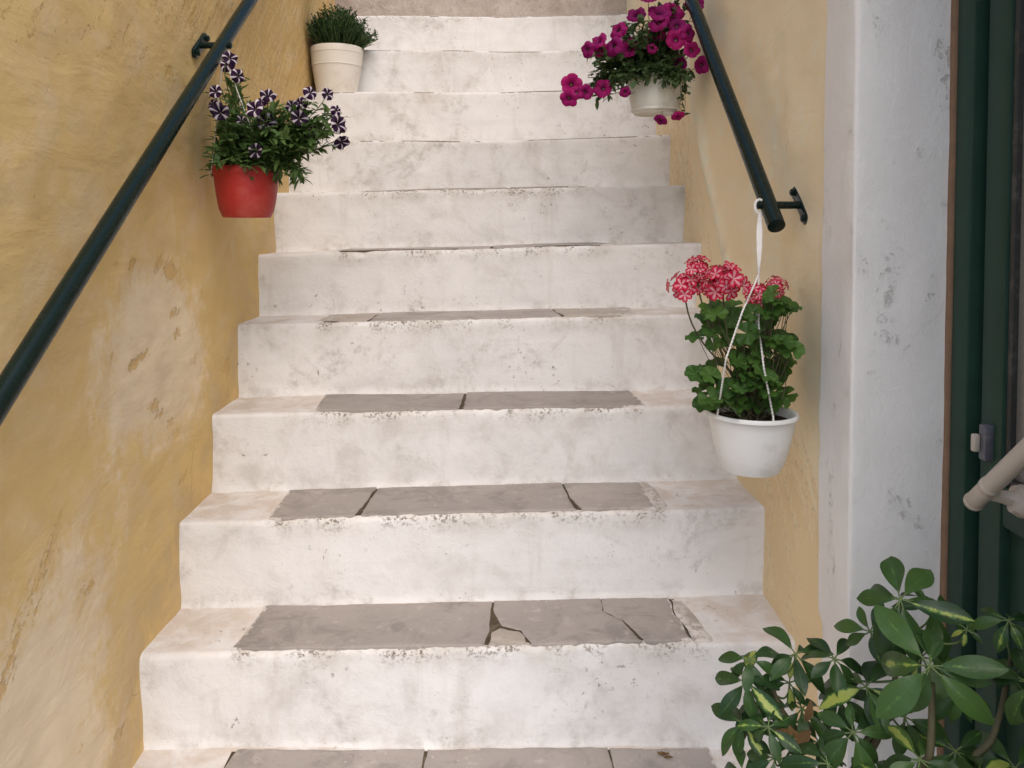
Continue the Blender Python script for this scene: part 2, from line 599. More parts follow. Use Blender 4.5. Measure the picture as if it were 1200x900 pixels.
def blob(p, z, y0, z0, ry, rz):
    return math.exp(-(((p.y - y0) / ry) ** 2 + ((z - z0) / rz) ** 2))


def left_disp(p, z):
    a = .016 * nz(p.y * 1.3, z * 1.3, p.x) + .006 * nz(p.y * 5, z * 5, 4 + p.x) + .003 * nz(p.y * 14, z * 14, 9)
    # skim coat lip around the pale patch
    e = blob(p, z, 1.86, 1.24, .30, .24) + .35 * nz(p.y * 6, z * 6, 2)
    return a - .003 * sst(.38, .48, e) + .0025 * nz(p.y * 22, z * 32, 3) * sst(.2, .5, e)


SCRAPE = []
for (x, y, r) in ((140, 311, 7), (159, 308, 7), (199, 311, 13), (207, 322, 7), (208, 367, 8), (212, 391, 8), (159, 431, 8), (168, 420, 6), (177, 413, 5), (185, 476, 8), (192, 486, 7), (204, 495, 8), (135, 415, 6), (228, 423, 6), (265, 430, 9), (215, 560, 9), (130, 640, 6), (98, 878, 9), (140, 860, 8), (200, 85, 5), (40, 230, 6), (225, 108, 5), (105, 690, 9)):
    q = pt(x, y, 1.0)
    d_ = XL / (q.x - EYE.x)
    w_ = EYE + (q - EYE) * d_
    SCRAPE.append((w_.y, w_.z, max(.018, r * w_.y / (578 - x) * .9), max(.010, r * w_.y / 940)))


def left_mask(p, z):
    pale = .95 * blob(p, z, 1.84, 1.24, .30, .24) + .8 * blob(p, z, 1.30, .62, .35, .42) + .30 * sst(1.2, .3, z)
    pale += .22 * fbm(p.y * 2, z * 2)
    # diagonal stain low on the wall
    u = (p.y - 1.33) * .55 + (z - .92) * .84
    v = -(p.y - 1.33) * .84 + (z - .92) * .55
    ds = (z - .90) - 1.05 * (p.y - 1.31) + .035 * nz(p.y * 9, z * 9, 40) + .02 * nz(p.y * 25, z * 25, 41)
    deep = .50 * math.exp(-(ds / .07) ** 2) * sst(1.12, 1.20, p.y) * sst(1.47, 1.38, p.y)
    if 1.0 < p.y < 2.6:
        for (a, b_, ry, rz) in SCRAPE:
            if abs(p.y - a) < 2.2 * ry and abs(z - b_) < 2.2 * rz:
                deep += .62 * blob(p, z, a, b_, ry * 1.25, rz * 1.25)
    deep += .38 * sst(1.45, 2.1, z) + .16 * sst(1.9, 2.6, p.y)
    dirt = .5 * sst(.25, .0, abs((z - .30) - .94 * (p.y - 1.5)) - .02) + .3 * max(0, nz(p.y * 1.5, z * 1.5, 8))
    return (max(0, min(1, pale)), max(0, min(1, deep)), max(0, min(1, dirt)), 1)


def build_wall(name, label, cat, sheet, cores, mat):
    w = thing(name, (cores[0][0][0], cores[0][0][1], 0), label, cat)
    obj('wall', sheet, mat, w)
    return w


mb = MB()
plan = sample_plan([(XL, 7.5), (XL, 4.6), (XL, .98), (XL, .95), (XL - .03, .95), (-5, .95)][::-1], [.06, .02, .03, .022, .5])
plan = [(p, -n) for p, n in plan]
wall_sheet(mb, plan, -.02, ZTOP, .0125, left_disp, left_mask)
mb.box((-5, 1.02, -.02), (XL - .05, 7.5, ZTOP - .01))
lw = thing('plaster_wall', (XL, 1.0, 0), 'ochre plaster wall with scraped pale patches, on the left of the staircase', 'wall')
obj('wall', mb, M_OCHRE, lw)


def ridge_y(z):
    return 2.28 + (z - 1.445) * .73


def right_x(y):
    return XR - .012 * max(0, y - 2.0)


def right_disp(p, z):
    if p.y < 1.62:
        k = sst(1.55, 1.62, p.y)
    else:
        k = 1
    a = .013 * nz(p.y * 1.4, z * 1.4, 21 + p.x) + .005 * nz(p.y * 5, z * 5, 14) + .0025 * nz(p.y * 13, z * 13, 19)
    w = p.y - ridge_y(z)
    lim = sst(1.15, 1.4, z) * (1 - .0 * z)
    a += lim * (.012 * math.exp(-(w / .03) ** 2) - .018 * sst(.0, .07, w) + .012 * sst(.3, .7, w))
    return a * k


def right_mask(p, z):
    pale = .35 + .25 * fbm(p.y * 1.6, z * 1.6, 5) + .6 * math.exp(-((p.y - ridge_y(z)) / .05) ** 2) * sst(1.1, 1.4, z)
    deep = .75 * sst(1.35, .75, z) + .3 * blob(p, z, 2.1, 1.2, .25, .3) + .25 * sst(2.4, 3.2, p.y)
    deep += .45 * blob(p, z, 1.8, 1.72, .03, .04) + .3 * sst(.06, .22, p.y - ridge_y(z)) * sst(1.0, 1.4, z)  # deeper tone past the ridge paints in its shaded side
    deep += .2 * fbm(p.y * 3, z * .7, 2)
    dirt = .4 * max(0, nz(p.y * 2, z * 1.2, 31)) + .6 * blob(p, z, 2.36, 1.60, .015, .03) + .6 * blob(p, z, 2.27, 1.46, .015, .03) + .5 * blob(p, z, 1.83, 1.80, .02, .03)
    return (max(0, min(1, pale)), max(0, min(1, deep)), max(0, min(1, dirt)), 1)


mb = MB()
rp = [(right_x(7.5), 7.5), (right_x(4.6), 4.6), (XR, 2.0), (XR, 1.585)]
plan = sample_plan(rp, [.5, .03, .025])
plan = [(p, Vector((-1, 0))) for p, n in plan]
wall_sheet(mb, plan, -.02, ZTOP, .02, right_disp, right_mask)
mb.box((XR + .06, 1.60, -.02), (5, 7.5, ZTOP - .01))
YN = .56                                   # near end of the right building
mb.box((1.0, YN + .01, -.02), (5, 1.60, ZTOP - .012))
mb.box((XR + .004, YN + .006, 2.36), (1.0, 1.596, ZTOP - .014))
mb.box((XR + .22, YN + .008, -.02), (1.0, .74, 2.36))
rw = thing('plaster_wall', (XR, 1.6, 0), 'pale cream yellow plaster wall with a ridge, right of the staircase and joined to the white door surround', 'wall')
obj('wall', mb, M_CREAM, rw)

# white painted door surround: strip on the wall plane, rounded arris, reveal facing the street
YF = 1.468                                  # reveal plane
XD = .835                                   # door plane
def surround(mb, path, z0, z1, seed):
    rows, cols = [], []
    n = round((z1 - z0) / .025)
    for j in range(n + 1):
        z = z0 + (z1 - z0) * j / n
        row = []
        for (x, y, nx, ny) in path:
            o = .004 * nz(z * 2.2, x * 6 + y * 5, seed) + .002 * nz(z * 8, x * 20 + y * 17, seed + 3)
            o += .0025 * nz(z * 16, 0, seed + 6) * (1 if abs(nx * ny) > .05 else .3)
            row.append((x + nx * o, y + ny * o, z))
        rows.append(row)
    mb.grid(rows)


mb = MB()
xf = XR - .006
path = [(XR + .03, 1.603, 0, 1), (xf, 1.603, -1, .2), (xf, 1.58, -1, 0), (xf, 1.55, -1, 0), (xf, 1.52, -1, 0), (xf, YF + .008, -1, 0)]
for k in range(1, 4):
    a = k / 4 * math.pi / 2
    path.append((xf + .008 * (1 - math.cos(a)), YF + .008 * (1 - math.sin(a)), -math.cos(a), -math.sin(a)))
for i in range(12):
    path.append((xf + .008 + (XD + .05 - xf - .008) * i / 11, YF, 0, -1))
surround(mb, path, -.01, 2.37, 3)
# near jamb, head
mb.rbox((xf, YN - .006, -.01), (XD + .05, .70, 2.352), .012)
mb.rbox((xf, YN - .002, 2.352), (XD + .06, 1.606, 2.47), .012)
obj('door_surround', mb, M_REVEAL, rw, True, 40, 'white painted plaster door surround')

# ------------------------------------------------------------------ staircase
DS = [1.28, 1.50, 1.72, 1.94, 2.16, 2.38, 2.60, 2.82, 3.04, 3.26, 3.48, 3.70, 3.92, 4.14]
NOSE = {  # step index from the first fully visible nosing: left y, right y in the photo, at the left and right wall
    2: (768, 752), 3: (612, 595), 4: (486, 475), 5: (380.5, 368), 6: (298, 285), 7: (226, 217), 8: (166, 158), 9: (107.5, 103.5), 10: (58, 57), 11: (18, 16)}


def px_x(X, Y):
    return VPX + X * F_PX / Y


ZS = []
for i, d in enumerate(DS):
    if i in NOSE:
        yl, yr = NOSE[i]
        ZS.append((pt(160, yl, d).z, pt(900, yr, d).z))
    elif i == 1:
        ZS.append((pt(165, 879, 1.72).z, pt(900, 875, 1.72).z))
    elif i == 0:
        ZS.append((.20, .20))
    else:
        ZS.append((ZS[-1][0] + .206, ZS[-1][1] + .206))
# slabs on each tread: list of outlines ((x, v) with v 0 front .. 1 back), material
SL = {
    1: [([(-.60, 0), (-.155, 0), (-.150, 1), (-.555, 1)], 0), ([(-.150, 0), (.25, 0), (.25, 1), (-.145, 1)], 0), ([(.254, 0), (.46, 0), (.47, 1), (.254, 1)], 0)],
    2: [([(-.578, 0), (-.019, .0), (-.009, .28), (-.009, .5), (-.004, .75), (-.003, 1), (-.555, 1)], 0),
        ([(.085, .0), (.064, .30), (.018, .40), (.010, .54), (.001, .8), (.001, 1), (.262, 1), (.259, .70), (.296, .48), (.327, 0)], 0),
        ([(.336, 0), (.301, .47), (.261, .70), (.2635, 1), (.43, 1), (.425, .6), (.438, 0)], 0),
        ([(-.013, .0), (-.003, .27), (.016, .365), (.060, .28), (.0815, .0)], 2),
        ([(.4395, 0), (.4265, .6), (.4315, .98), (.462, .93), (.480, 0)], 2)],
    3: [([(-.553, 0), (-.342, 0), (-.334, .3), (-.316, 1), (-.553, 1)], 0), ([(-.326, 0), (-.325, .3), (-.311, 1), (.185, 1), (.192, .4), (.205, 0)], 0),
        ([(.218, 0), (.40, 0), (.396, 1), (.190, 1), (.199, .45)], 0), ([(.404, 0), (.432, .1), (.428, .75), (.412, 1), (.401, 1)], 2)],
    4: [([(-.483, 0), (-.094, 0), (-.084, 1), (-.50, 1)], 0), ([(-.081, 0), (.42, 0), (.405, 1), (-.079, 1)], 0)],
    5: [([(-.54, .1), (-.375, 0), (-.37, 1), (-.52, .9)], 2), ([(-.369, 0), (.205, 0), (.185, 1), (-.364, 1)], 0), ([(.211, 0), (.435, 0), (.43, 1), (.190, 1)], 2)],
    6: [([(-.53, .1), (-.01, 0), (-.01, 1), (-.50, 1)], 0), ([(.0, 0), (.39, .1), (.36, 1), (.0, 1)], 0)],
    7: [([(-.48, 0), (.05, 0), (.05, 1), (-.48, 1)], 0), ([(.06, 0), (.33, 0), (.33, 1), (.06, 1)], 0)],
}
SIDES = (-.83, .74)
stair = thing('staircase', (0, DS[0], 0), 'whitewashed masonry staircase with grey flagstone treads climbing between two yellow walls', 'stairs')


def tread_z(i, x):
    u = (x - XL) / (XR - XL)
    zl, zr = ZS[i]
    sag = -.008 * math.exp(-((u - .55) / .22) ** 2) if i >= 8 else 0
    return zl + (zr - zl) * u + .0035 * nz(x * 3, i * 5.3) + sag


def front_y(i, x):
    return DS[i] + .007 * nz(x * 2.2, i * 7.7, 1) + .003 * nz(x * 9, i * 3.1, 2)


def build_step(i):
    mb = MB()
    n = 260
    zb_base = -.01 if i == 0 else None
    T = (DS[i + 1] if i + 1 < len(DS) else DS[i] + 3.2) - DS[i]
    span = (min(p[0] for s in SL[i] for p in s[0]), max(p[0] for s in SL[i] for p in s[0])) if i in SL else None
    rows = None
    allr = []
    for c in range(n + 1):
        x = SIDES[0] + (SIDES[1] - SIDES[0]) * c / n
        zt = tread_z(i, x)
        fy = front_y(i, x)
        zb = -.01 if i == 0 else tread_z(i - 1, x) - .02
        rr = .011 + .004 * nz(x * 6, i * 2.2)
        # ragged plaster along the slab front
        chip = 0.0
        inslab = 0.0
        if span:
            inslab = sst(span[0] - .02, span[0] + .03, x) * sst(span[1] + .02, span[1] - .03, x)
            chip = inslab * (.007 * max(0, nz(x * 30, i * 4.4)) + .014 * max(0, nz(x * 8, i * 9.4) - .12) + .004 * max(0, nz(x * 70, i * 6.1)))
        if i >= 8:
            inslab = .75 * sst(-.15, .2, nz(x * 2.5, i * 3.7))
        prof, msk = [], []
        NR = 16
        for k in range(NR + 1):
            tt = k / NR
            z = zb + (zt - rr - chip - zb) * tt
            foot = .010 * (1 - sst(0, .18, tt)) ** 2       # fillet of paint at the foot
            y = fy - foot + .006 * nz(x * 4, z * 4, i * 3.3) + .0022 * nz(x * 17, z * 17, i) + .004 * (1 - tt)
            prof.append((x, y, z))
            ed = sst(.085, .0, zt - z) * (.30 + .70 * inslab)
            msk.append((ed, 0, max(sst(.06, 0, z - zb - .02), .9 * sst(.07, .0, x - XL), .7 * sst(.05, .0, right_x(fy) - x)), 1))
        y0 = prof[-1][1]
        for k in range(1, 5):
            a = k / 4 * math.pi / 2
            prof.append((x, y0 + rr * (1 - math.cos(a)) + chip * .5 * k / 4, zt - rr - chip + rr * math.sin(a) + chip * .7 * k / 4))
            ln = 2.2 * sst(-.12, .10, nz(x * 5, i * 8.3, 3) + .35 * nz(x * 40, i * 2.3)) if (i >= 8 and k == 2) else 0
            msk.append(((.35 + .65 * inslab) + ln, .15 * k, 0, 1))
        for k in range(1, 11):
            tt = k / 10
            y = y0 + rr + chip * .5 + (T + .03 - rr) * tt
            zz = zt + (.0012 * nz(x * 8, y * 8, 6)) - chip * .3 * (1 - sst(0, .15, tt))
            prof.append((x, y, zz))
            msk.append(((.35 + .65 * inslab) * sst(.1, 0, tt) * .8, 1, 0, 1))
        prof.append((x, y0 + T + .04, zb if i else -.01))
        msk.append((0, 0, 0, 1))
        allr.append((prof, msk))
    rows = [p for p, m in allr]
    cols = [c for p, m in allr for c in m]
    o0 = len(mb.v)
    mb.grid(rows, cols)
    mb.f = [tuple(reversed(f)) for f in mb.f]
    m = len(rows[0])
    mb.f.append(tuple(range(m)))
    mb.f.append(tuple(reversed([n * m + k for k in range(m)])))
    lab = None
    mat = M_WHITE
    if i == 12:
        mat, lab = M_ROUGH, 'bare unpainted rough step at the top of the photo'
    s = obj('step', mb, mat, stair, True, None, lab)
    return s


def ragged(poly, i, seed, amp=.004, seg=.012):
    """outline (x, v) -> dense world outline on the tread of step i"""
    T = DS[i + 1] - DS[i]
    P = []
    for (x, v) in poly:
        P.append(Vector((x, DS[i] + .008 + v * (T - .014), 0)))
    out = []
    for a, b in zip(P, P[1:] + P[:1]):
        n = max(2, round((b - a).length / seg))
        d = (b - a).normalized()
        nn = Vector((d.y, -d.x, 0))
        for k in range(n):
            p = a.lerp(b, k / n)
            w = amp * (nz(p.x * 22, p.y * 22, seed) + .6 * nz(p.x * 60, p.y * 60, seed + 2)) + amp * (1.6 if abs(p.x) > .36 else .6) * nz(p.x * 9, p.y * 9, seed + 5)
            q = p + nn * w
            if abs(p.y - DS[i] - .008) < .001:
                q.y += front_y(i, p.x) - DS[i] + .002
            out.append(q)
    return out


def slab_mesh(out, i, top, inset=.0035, depth=.012, drop=.0025, tilt=(0, 0), border=False):
    mb = MB()
    cx = sum(p.x for p in out) / len(out)
    cy = sum(p.y for p in out) / len(out)
    n = len(out)
    area = sum(out[k].x * out[(k + 1) % n].y - out[(k + 1) % n].x * out[k].y for k in range(n))
    if area < 0:
        out = out[::-1]
    ins = []
    for k in range(n):
        a, b, c = out[k - 1], out[k], out[(k + 1) % n]
        d = (c - a).normalized()
        ins.append(b + Vector((-d.y, d.x, 0)) * inset)
    Z = lambda p, o: tread_z(i, p.x) + o + max(-.0012, tilt[0] * (p.x - cx) + tilt[1] * (p.y - cy))
    r0 = [(p.x, p.y, Z(p, -depth)) for p in out]
    r1 = [(p.x, p.y, Z(p, top - drop)) for p in out]
    r2 = [(p.x, p.y, Z(p, top)) for p in ins]
    rows = [r0, r1, r2]
    if border:
        bc = Vector(((min(p.x for p in out) + max(p.x for p in out)) / 2, (min(p.y for p in out) + max(p.y for p in out)) / 2, 0))
        ins2 = [p + (bc - p).normalized() * min(.011 + .012 * abs((bc - p).normalized().x), (bc - p).length * .3) for p in out]
        ins = ins2
        rows.append([(p.x, p.y, Z(p, top)) for p in ins])
    xs0 = min(q[0] for t_ in SL[i] for q in t_[0])
    xs1 = max(q[0] for t_ in SL[i] for q in t_[0])
    T = DS[i + 1] - DS[i]
    ob = [max(sst(xs0 + .05, xs0 + .02, p.x), sst(xs1 - .09, xs1 - .05, p.x), .8 * sst(.90, .97, (p.y - DS[i]) / T), .35 * sst(.10, .05, (p.y - DS[i]) / T)) for p in out]
    mb.grid(rows, [(q * w_, 0, 0, 1) for q in (1, 1, .85, 0)[:len(rows)] for w_ in ob], closed=True)
    o = (len(rows) - 1) * n
    mb.f.append(tuple(range(o, o + n)))
    return mb


for i in range(len(DS)):
    st = build_step(i)
    if i in SL:
        xs0 = min(p[0] for s in SL[i] for p in s[0])
        xs1 = max(p[0] for s in SL[i] for p in s[0])
        jm = MB()
        T = DS[i + 1] - DS[i]
        jr = []
        for q in range(161):
            x = xs0 + .03 + (xs1 - xs0 - .07) * q / 160
            ya = front_y(i, x) + .016 + .005 * nz(x * 22, i * 3.3, 77) + .004 * nz(x * 60, i, 78)
            yb = DS[i] + T * .95 + .003 * nz(x * 22, i * 3.3, 79)
            jr.append([(x, ya, tread_z(i, x) - .003), (x, ya, tread_z(i, x) + .0016)] + [(x, ya + (yb - ya) * w_ / 4, tread_z(i, x) + .0018) for w_ in range(1, 5)])
        jm.grid(jr)
        jm.f = [tuple(reversed(f)) for f in jm.f]
        obj('joint_earth', jm, M_SOIL, st, True, 50)
        for q, (poly, kind) in enumerate(SL[i]):
            out = ragged(poly, i, i * 13 + q * 3, .0035 if kind == 0 else .006)
            mm = slab_mesh(out, i, .0042 - (.0008 if kind == 2 else 0), .003, .012, .0022, (rng.uniform(-.006, .006), rng.uniform(-.012, .012)), kind == 0)
            obj('flagstone', mm, M_SLABW if kind == 2 else M_SLAB, st, True, 50, 'worn pale flagstone piece with broken edges' if kind == 2 else None)

# ------------------------------------------------------------------ handrails
def bracket(parent, rail_pt, wall_pt, slope, side):
    """arm from the rail to the wall, with a plate lying along the slope and two bolts"""
    b = MB()
    a, w = Vector(rail_pt), Vector(wall_pt)
    sl = Vector((0, math.cos(slope), math.sin(slope)))
    b.tube([a, a.lerp(w, .5), w], .0085, 12)
    o = obj('bracket', b, M_RAIL, parent, True, 40)
    p = MB()
    nx = Vector((1 if w.x > a.x else -1, 0, 0))
    up = Vector((0, -math.sin(slope), math.cos(slope)))
    for (L, W, th, off) in ((.058, .014, .005, 0),):
        ring = []
        for sgn in range(24):
            ang = 2 * math.pi * sgn / 24
            cx = math.cos(ang) * W + (L - W) * (1 if math.cos(ang) > 0 else -1)
            ring.append(sl * cx + up * (math.sin(ang) * W))
        rows = [[w + r * 1.0 - nx * 0.0 + nx * .004 for r in ring], [w + r - nx * (th - .0015) for r in ring], [w + r * .94 - nx * th for r in ring], [w + r * .02 - nx * th for r in ring]]
        p.grid(rows, None, True)
    obj('wall_plate', p, M_RAIL, o, True, 50)
    for s in (-1, 1):
        q = MB()
        c = w + sl * (s * .043)
        q.tube([c - nx * .004, c - nx * .011, c - nx * .013], [.0085, .008, .005], 6)
        obj('bolt', q, M_RAIL, o, False)
    # saddle under the rail
    q = MB()
    q.tube([a - nx * .026, a - nx * .024, a - nx * .010], [.006, .009, .009], 12)
    obj('boss', q, M_RAIL, o, True, 40)
    return o


def handrail(name, a, b, rad, label, brs, side):
    a, b = Vector(a), Vector(b)
    d = (b - a).normalized()
    r = thing(name, a, label, 'handrail', 'green tube handrails')
    m = MB()
    N = 60
    path, rads = [], []
    path += [a - d * .001, a]
    rads += [rad - .003, rad]
    for k in range(1, N):
        path.append(a.lerp(b, k / N) + Vector((0, 0, .0012 * nz(k * .3, side))))
        rads.append(rad * (1 + .012 * nz(k * .9, side)))
    path += [b, b + d * .001]
    rads += [rad, rad - .003]
    m.tube(path, rads, 24)
    obj('rail', m, M_RAIL, r, True, 40)
    sl = math.atan2(d.z, math.hypot(d.x, d.y))
    for t in brs:
        p = a.lerp(b, t[0])
        bracket(r, p, t[1](p), sl, side)
    return r


RA = pt(910, 265, 1.69)
RB = pt(806, -6, 2.464)
rd = (RB - RA)
rd.x = 0.0
RB = RA + rd * ((4.3 - 1.69) / rd.y)
RBX = RA + rd * (.050 / rd.y)
handrail('handrail', RA, RB, .0185, 'dark green tube handrail ending on the right wall, white cord tied under it',
         [(.050 / 2.61, lambda p: Vector((XR + .002, p.y, p.z))), (.55, lambda p: Vector((XR, p.y, p.z)))], 2)
LA = pt(0, 469, 1.138)
LB = pt(298, 0, 2.35)
ld = LB - LA
ld.x = 0
LAa = LA - ld * ((LA.y - .98) / ld.y)
LBb = LA + ld * ((4.3 - LA.y) / ld.y)
tb = (2.10 - LAa.y) / (LBb.y - LAa.y)
handrail('handrail', LAa, LBb, .0185, 'dark green tube handrail along the left ochre wall, running out of the photo',
         [(tb, lambda p: Vector((XL + .004, p.y + .0, p.z))), (.85, lambda p: Vector((XL, p.y, p.z)))], 5)

# ------------------------------------------------------------------ glass door
door = thing('glazed_door', (XD, YF, .2), 'dark green door with dusty glass pane and cream pull bar, at the right edge', 'door')
Y0, Y1 = .705, YF - .002
Z0, Z1 = .205, 2.35
m = MB()     # fixed frame
m.rbox((XD, Y1 - .058, Z0), (XD + .07, Y1 - .008, Z1 - .001), .006)
m.rbox((XD, Y0 + .001, Z0), (XD + .07, Y0 + .055, Z1 - .001), .006)
m.rbox((XD + .001, Y0 + .056, Z1 - .055), (XD + .07, Y1 - .059, Z1 - .001), .005)
m.rbox((XD + .034, Y1 - .084, Z0), (XD + .069, Y1 - .0585, Z1 - .056), .003)
obj('frame', m, M_DOOR, door, True, 40)
m = MB()     # sealant between reveal and frame
rows = []
for k in range(110):
    z = Z0 + (Z1 - Z0) * k / 109
    w = .008 + .003 * nz(z * 9, 3)
    rows.append([(XD + .03, YF - w + .001, z), (XD - .001, YF - w, z), (XD - .005 + .002 * nz(z * 14, 8), YF - w * .5, z), (XD - .004, YF + .006, z)])
m.grid(rows)
obj('sealant', m, M_CAULK, door)
YS = Y1 - .084                                # start of the leaf
leaf = MB()
leaf.rbox((XD + .008, YS - .062, Z0 + .008), (XD + .05, YS - .002, Z1 - .06), .007)
leaf.rbox((XD + .009, Y0 + .058, Z0 + .008), (XD + .05, Y0 + .125, Z1 - .06), .007)
leaf.rbox((XD + .010, Y0 + .126, 1.03), (XD + .049, YS - .063, 1.10), .006)
leaf.rbox((XD + .010, Y0 + .126, Z0 + .009), (XD + .049, YS - .063, .36), .006)
leaf.rbox((XD + .010, Y0 + .126, Z1 - .14), (XD + .049, YS - .063, Z1 - .061), .006)
leaf_o = obj('door_leaf', leaf, M_DOOR, door, True, 40)
m = MB()
m.rbox((XD + .026, Y0 + .122, .355), (XD + .04, YS - .060, 1.035), .002)
for k in range(1, 6):
    yy = Y0 + .126 + (YS - .063 - Y0 - .126) * k / 6
    m.rbox((XD + .022, yy - .004, .361), (XD + .027, yy + .004, 1.029), .001)
obj('lower_panel', m, M_DOOR, leaf_o, True, 40)
m = MB()
gz0, gz1, gy0, gy1 = 1.101, Z1 - .141, Y0 + .127, YS - .0635
for (a, b) in (((gy0, gz0), (gy0 + .012, gz1)), ((gy1 - .012, gz0), (gy1, gz1)), ((gy0 + .0125, gz0), (gy1 - .0125, gz0 + .012)), ((gy0 + .0125, gz1 - .012), (gy1 - .0125, gz1))):
    m.rbox((XD + .014, a[0], a[1]), (XD + .045, b[0], b[1]), .002)
obj('glazing_seal', m, M_GASK, leaf_o, True, 40)
m = MB()
m.box((XD + .024, gy0 + .011, gz0 + .011), (XD + .030, gy1 - .011, gz1 - .011))
obj('glass_pane', m, M_PANE, leaf_o, False)
# latch keeper
lc = pt(1139, 518, 1.352)
m = MB()
m.rbox((XD - .006, lc.y - .012, lc.z - .031), (XD + .012, lc.y + .008, lc.z + .031), .004)
lk = obj('latch_keeper', m, M_SMOKE, door, True, 40, 'clear grey plastic latch keeper')
m = MB()
m.rbox((XD - .018, lc.y + .000, lc.z - .018), (XD - .0055, lc.y + .011, lc.z + .013), .0035)
obj('latch_tab', m, M_CREAMPL, lk)
# pull bar
ba = pt(1139, 590, 1.295)
bb = pt(1201, 528, 1.164)
bd = bb - ba
bd.x = 0
be = ba + bd * 3.1
dn = bd.normalized()
m = MB()
rr = .0145
m.tube([ba - dn * .003, ba, ba + dn * .002] + [ba.lerp(be, k / 12) for k in range(1, 12)] + [be, be + dn * .003], [.008, .0125, rr] + [rr] * 11 + [.0125, .008], 24)
ring = ba + dn * .062
m.tube([ring - dn * .006, ring - dn * .005, ring + dn * .005, ring + dn * .006], [rr, rr + .0012, rr + .0012, rr], 24, False)
m.tube([ba + dn * .006, ba + dn * .007, ba + dn * .009, ba + dn * .010], [rr - .0005, rr + .001, rr + .001, rr], 24, False)
bar = obj('pull_bar', m, M_CREAMPL, door, True, 50)
for q in (.040, bd.length * 3.1 - .040):
    c = ba + dn * q
    m = MB()
    wx = XD + .008
    cc = Vector((wx, c.y - .006, c.z - .012))
    m.tube([c, c.lerp(cc, .35), c.lerp(cc, .7), cc - Vector((.016, 0, 0)), cc - Vector((.010, 0, 0)), cc], [.010, .010, .012, .018, .025, .0265], 24)
    obj('mount', m, M_CREAMPL, bar, True, 60)

# ------------------------------------------------------------------ plant pieces
def leaf_card(mb, base, tip_dir, up, L, W, droop=.25, fold=.25, rnd=None, shape='ellipse', nl=5, g=None):
    """one leaf: nl+1 cross rows of 3 vertices, folded on the midrib and drooping"""
    d = Vector(tip_dir).normalized()
    up = Vector(up)
    s = d.cross(up)
    if s.length < 1e-4:
        s = d.orthogonal()
    s.normalize()
    u = s.cross(d).normalized()
    r = rng.random() if rnd is None else rnd
    rows, cols = [], []
    for k in range(nl + 1):
        tt = k / nl
        if shape == 'ellipse':
            w = math.sin(math.pi * min(1, tt * .94 + .03)) ** .8
        elif shape == 'obovate':
            w = (math.sin(math.pi * tt ** 1.25) ** .75) if 0 < tt < 1 else 0.02
            w = w * (.75 + .25 * tt)
        else:
            w = math.sin(math.pi * tt ** .8) ** .9 if 0 < tt < 1 else .03
        w = max(w, .03) * W / 2
        c = Vector(base) + d * (L * tt) - u * (droop * L * tt * tt)
        rows.append([c - s * w + u * (fold * w), c, c + s * w + u * (fold * w)])
        gg = tt if g is None else g
        cols += [(r, gg, 1, 1), (r, gg, 0, 1), (r, gg, 1, 1)]
    mb.grid(rows, cols)


def leaf_wide(mb, base, d, up, L, W, droop, fold, r, g, nl=9, bend=0.0):
    """glossy obovate leaflet with five vertices across"""
    d = Vector(d).normalized()
    s = d.cross(Vector(up)).normalized()
    u = s.cross(d).normalized()
    rows, cols = [], []
    ph = rng.uniform(0, 9)
    for k in range(nl + 1):
        tt = k / nl
        w = (math.sin(math.pi * tt ** 1.12) ** .80 if 0 < tt < 1 else 0.03) * (.85 + .15 * tt)
        w = max(w, .04) * W / 2
        c = Vector(base) + d * (L * tt * (1 - .12 * droop * tt)) - u * (droop * L * tt * tt) + s * (bend * L * tt * tt)
        rip = .05 * W * math.sin(tt * 9 + ph)
        rows.append([c - s * w + u * (fold * w + rip), c - s * w * .55 + u * (fold * w * .42 + rip * .4), c, c + s * w * .55 + u * (fold * w * .42 - rip * .4), c + s * w + u * (fold * w - rip)])
        cols += [(r, g, 1, 1), (r, g, .55, 1), (r, g, 0, 1), (r, g, .55, 1), (r, g, 1, 1)]
    mb.grid(rows, cols)


def round_leaf(mb, c, n, spin, rad, r):
    """scalloped rounded geranium leaf with a notch at the stalk"""
    Mx = frame_to(n, spin)
    N = 30
    rows, cols = [], []
    rows.append([c + Mx.to_3x3() @ Vector((0, 0, -.16 * rad)) for _ in range(N + 1)])
    cols += [(r, 0, 0, 1)] * (N + 1)
    for ring, q in enumerate((.5, .85, 1.0)):
        row = []
        for k in range(N + 1):
            a = R(14) + (2 * math.pi - R(28)) * k / N
            lob = 1 + .13 * abs(math.cos(3.5 * (a - math.pi))) * q - .06
            notch = .82 + .18 * sst(0, .8, min(a, 2 * math.pi - a))
            z = rad * (-.16 + .24 * q * q * (.5 + .5 * math.cos(7 * a)) + .05 * math.sin(3 * a + r * 9))
            row.append(c + Mx.to_3x3() @ Vector((math.cos(a) * rad * q * lob * notch, math.sin(a) * rad * q * lob * notch, z)))
        rows.append(row)
        cols += [(r, q, .3 * ring if ring < 2 else .9, 1)] * (N + 1)
    mb.grid(rows, cols)


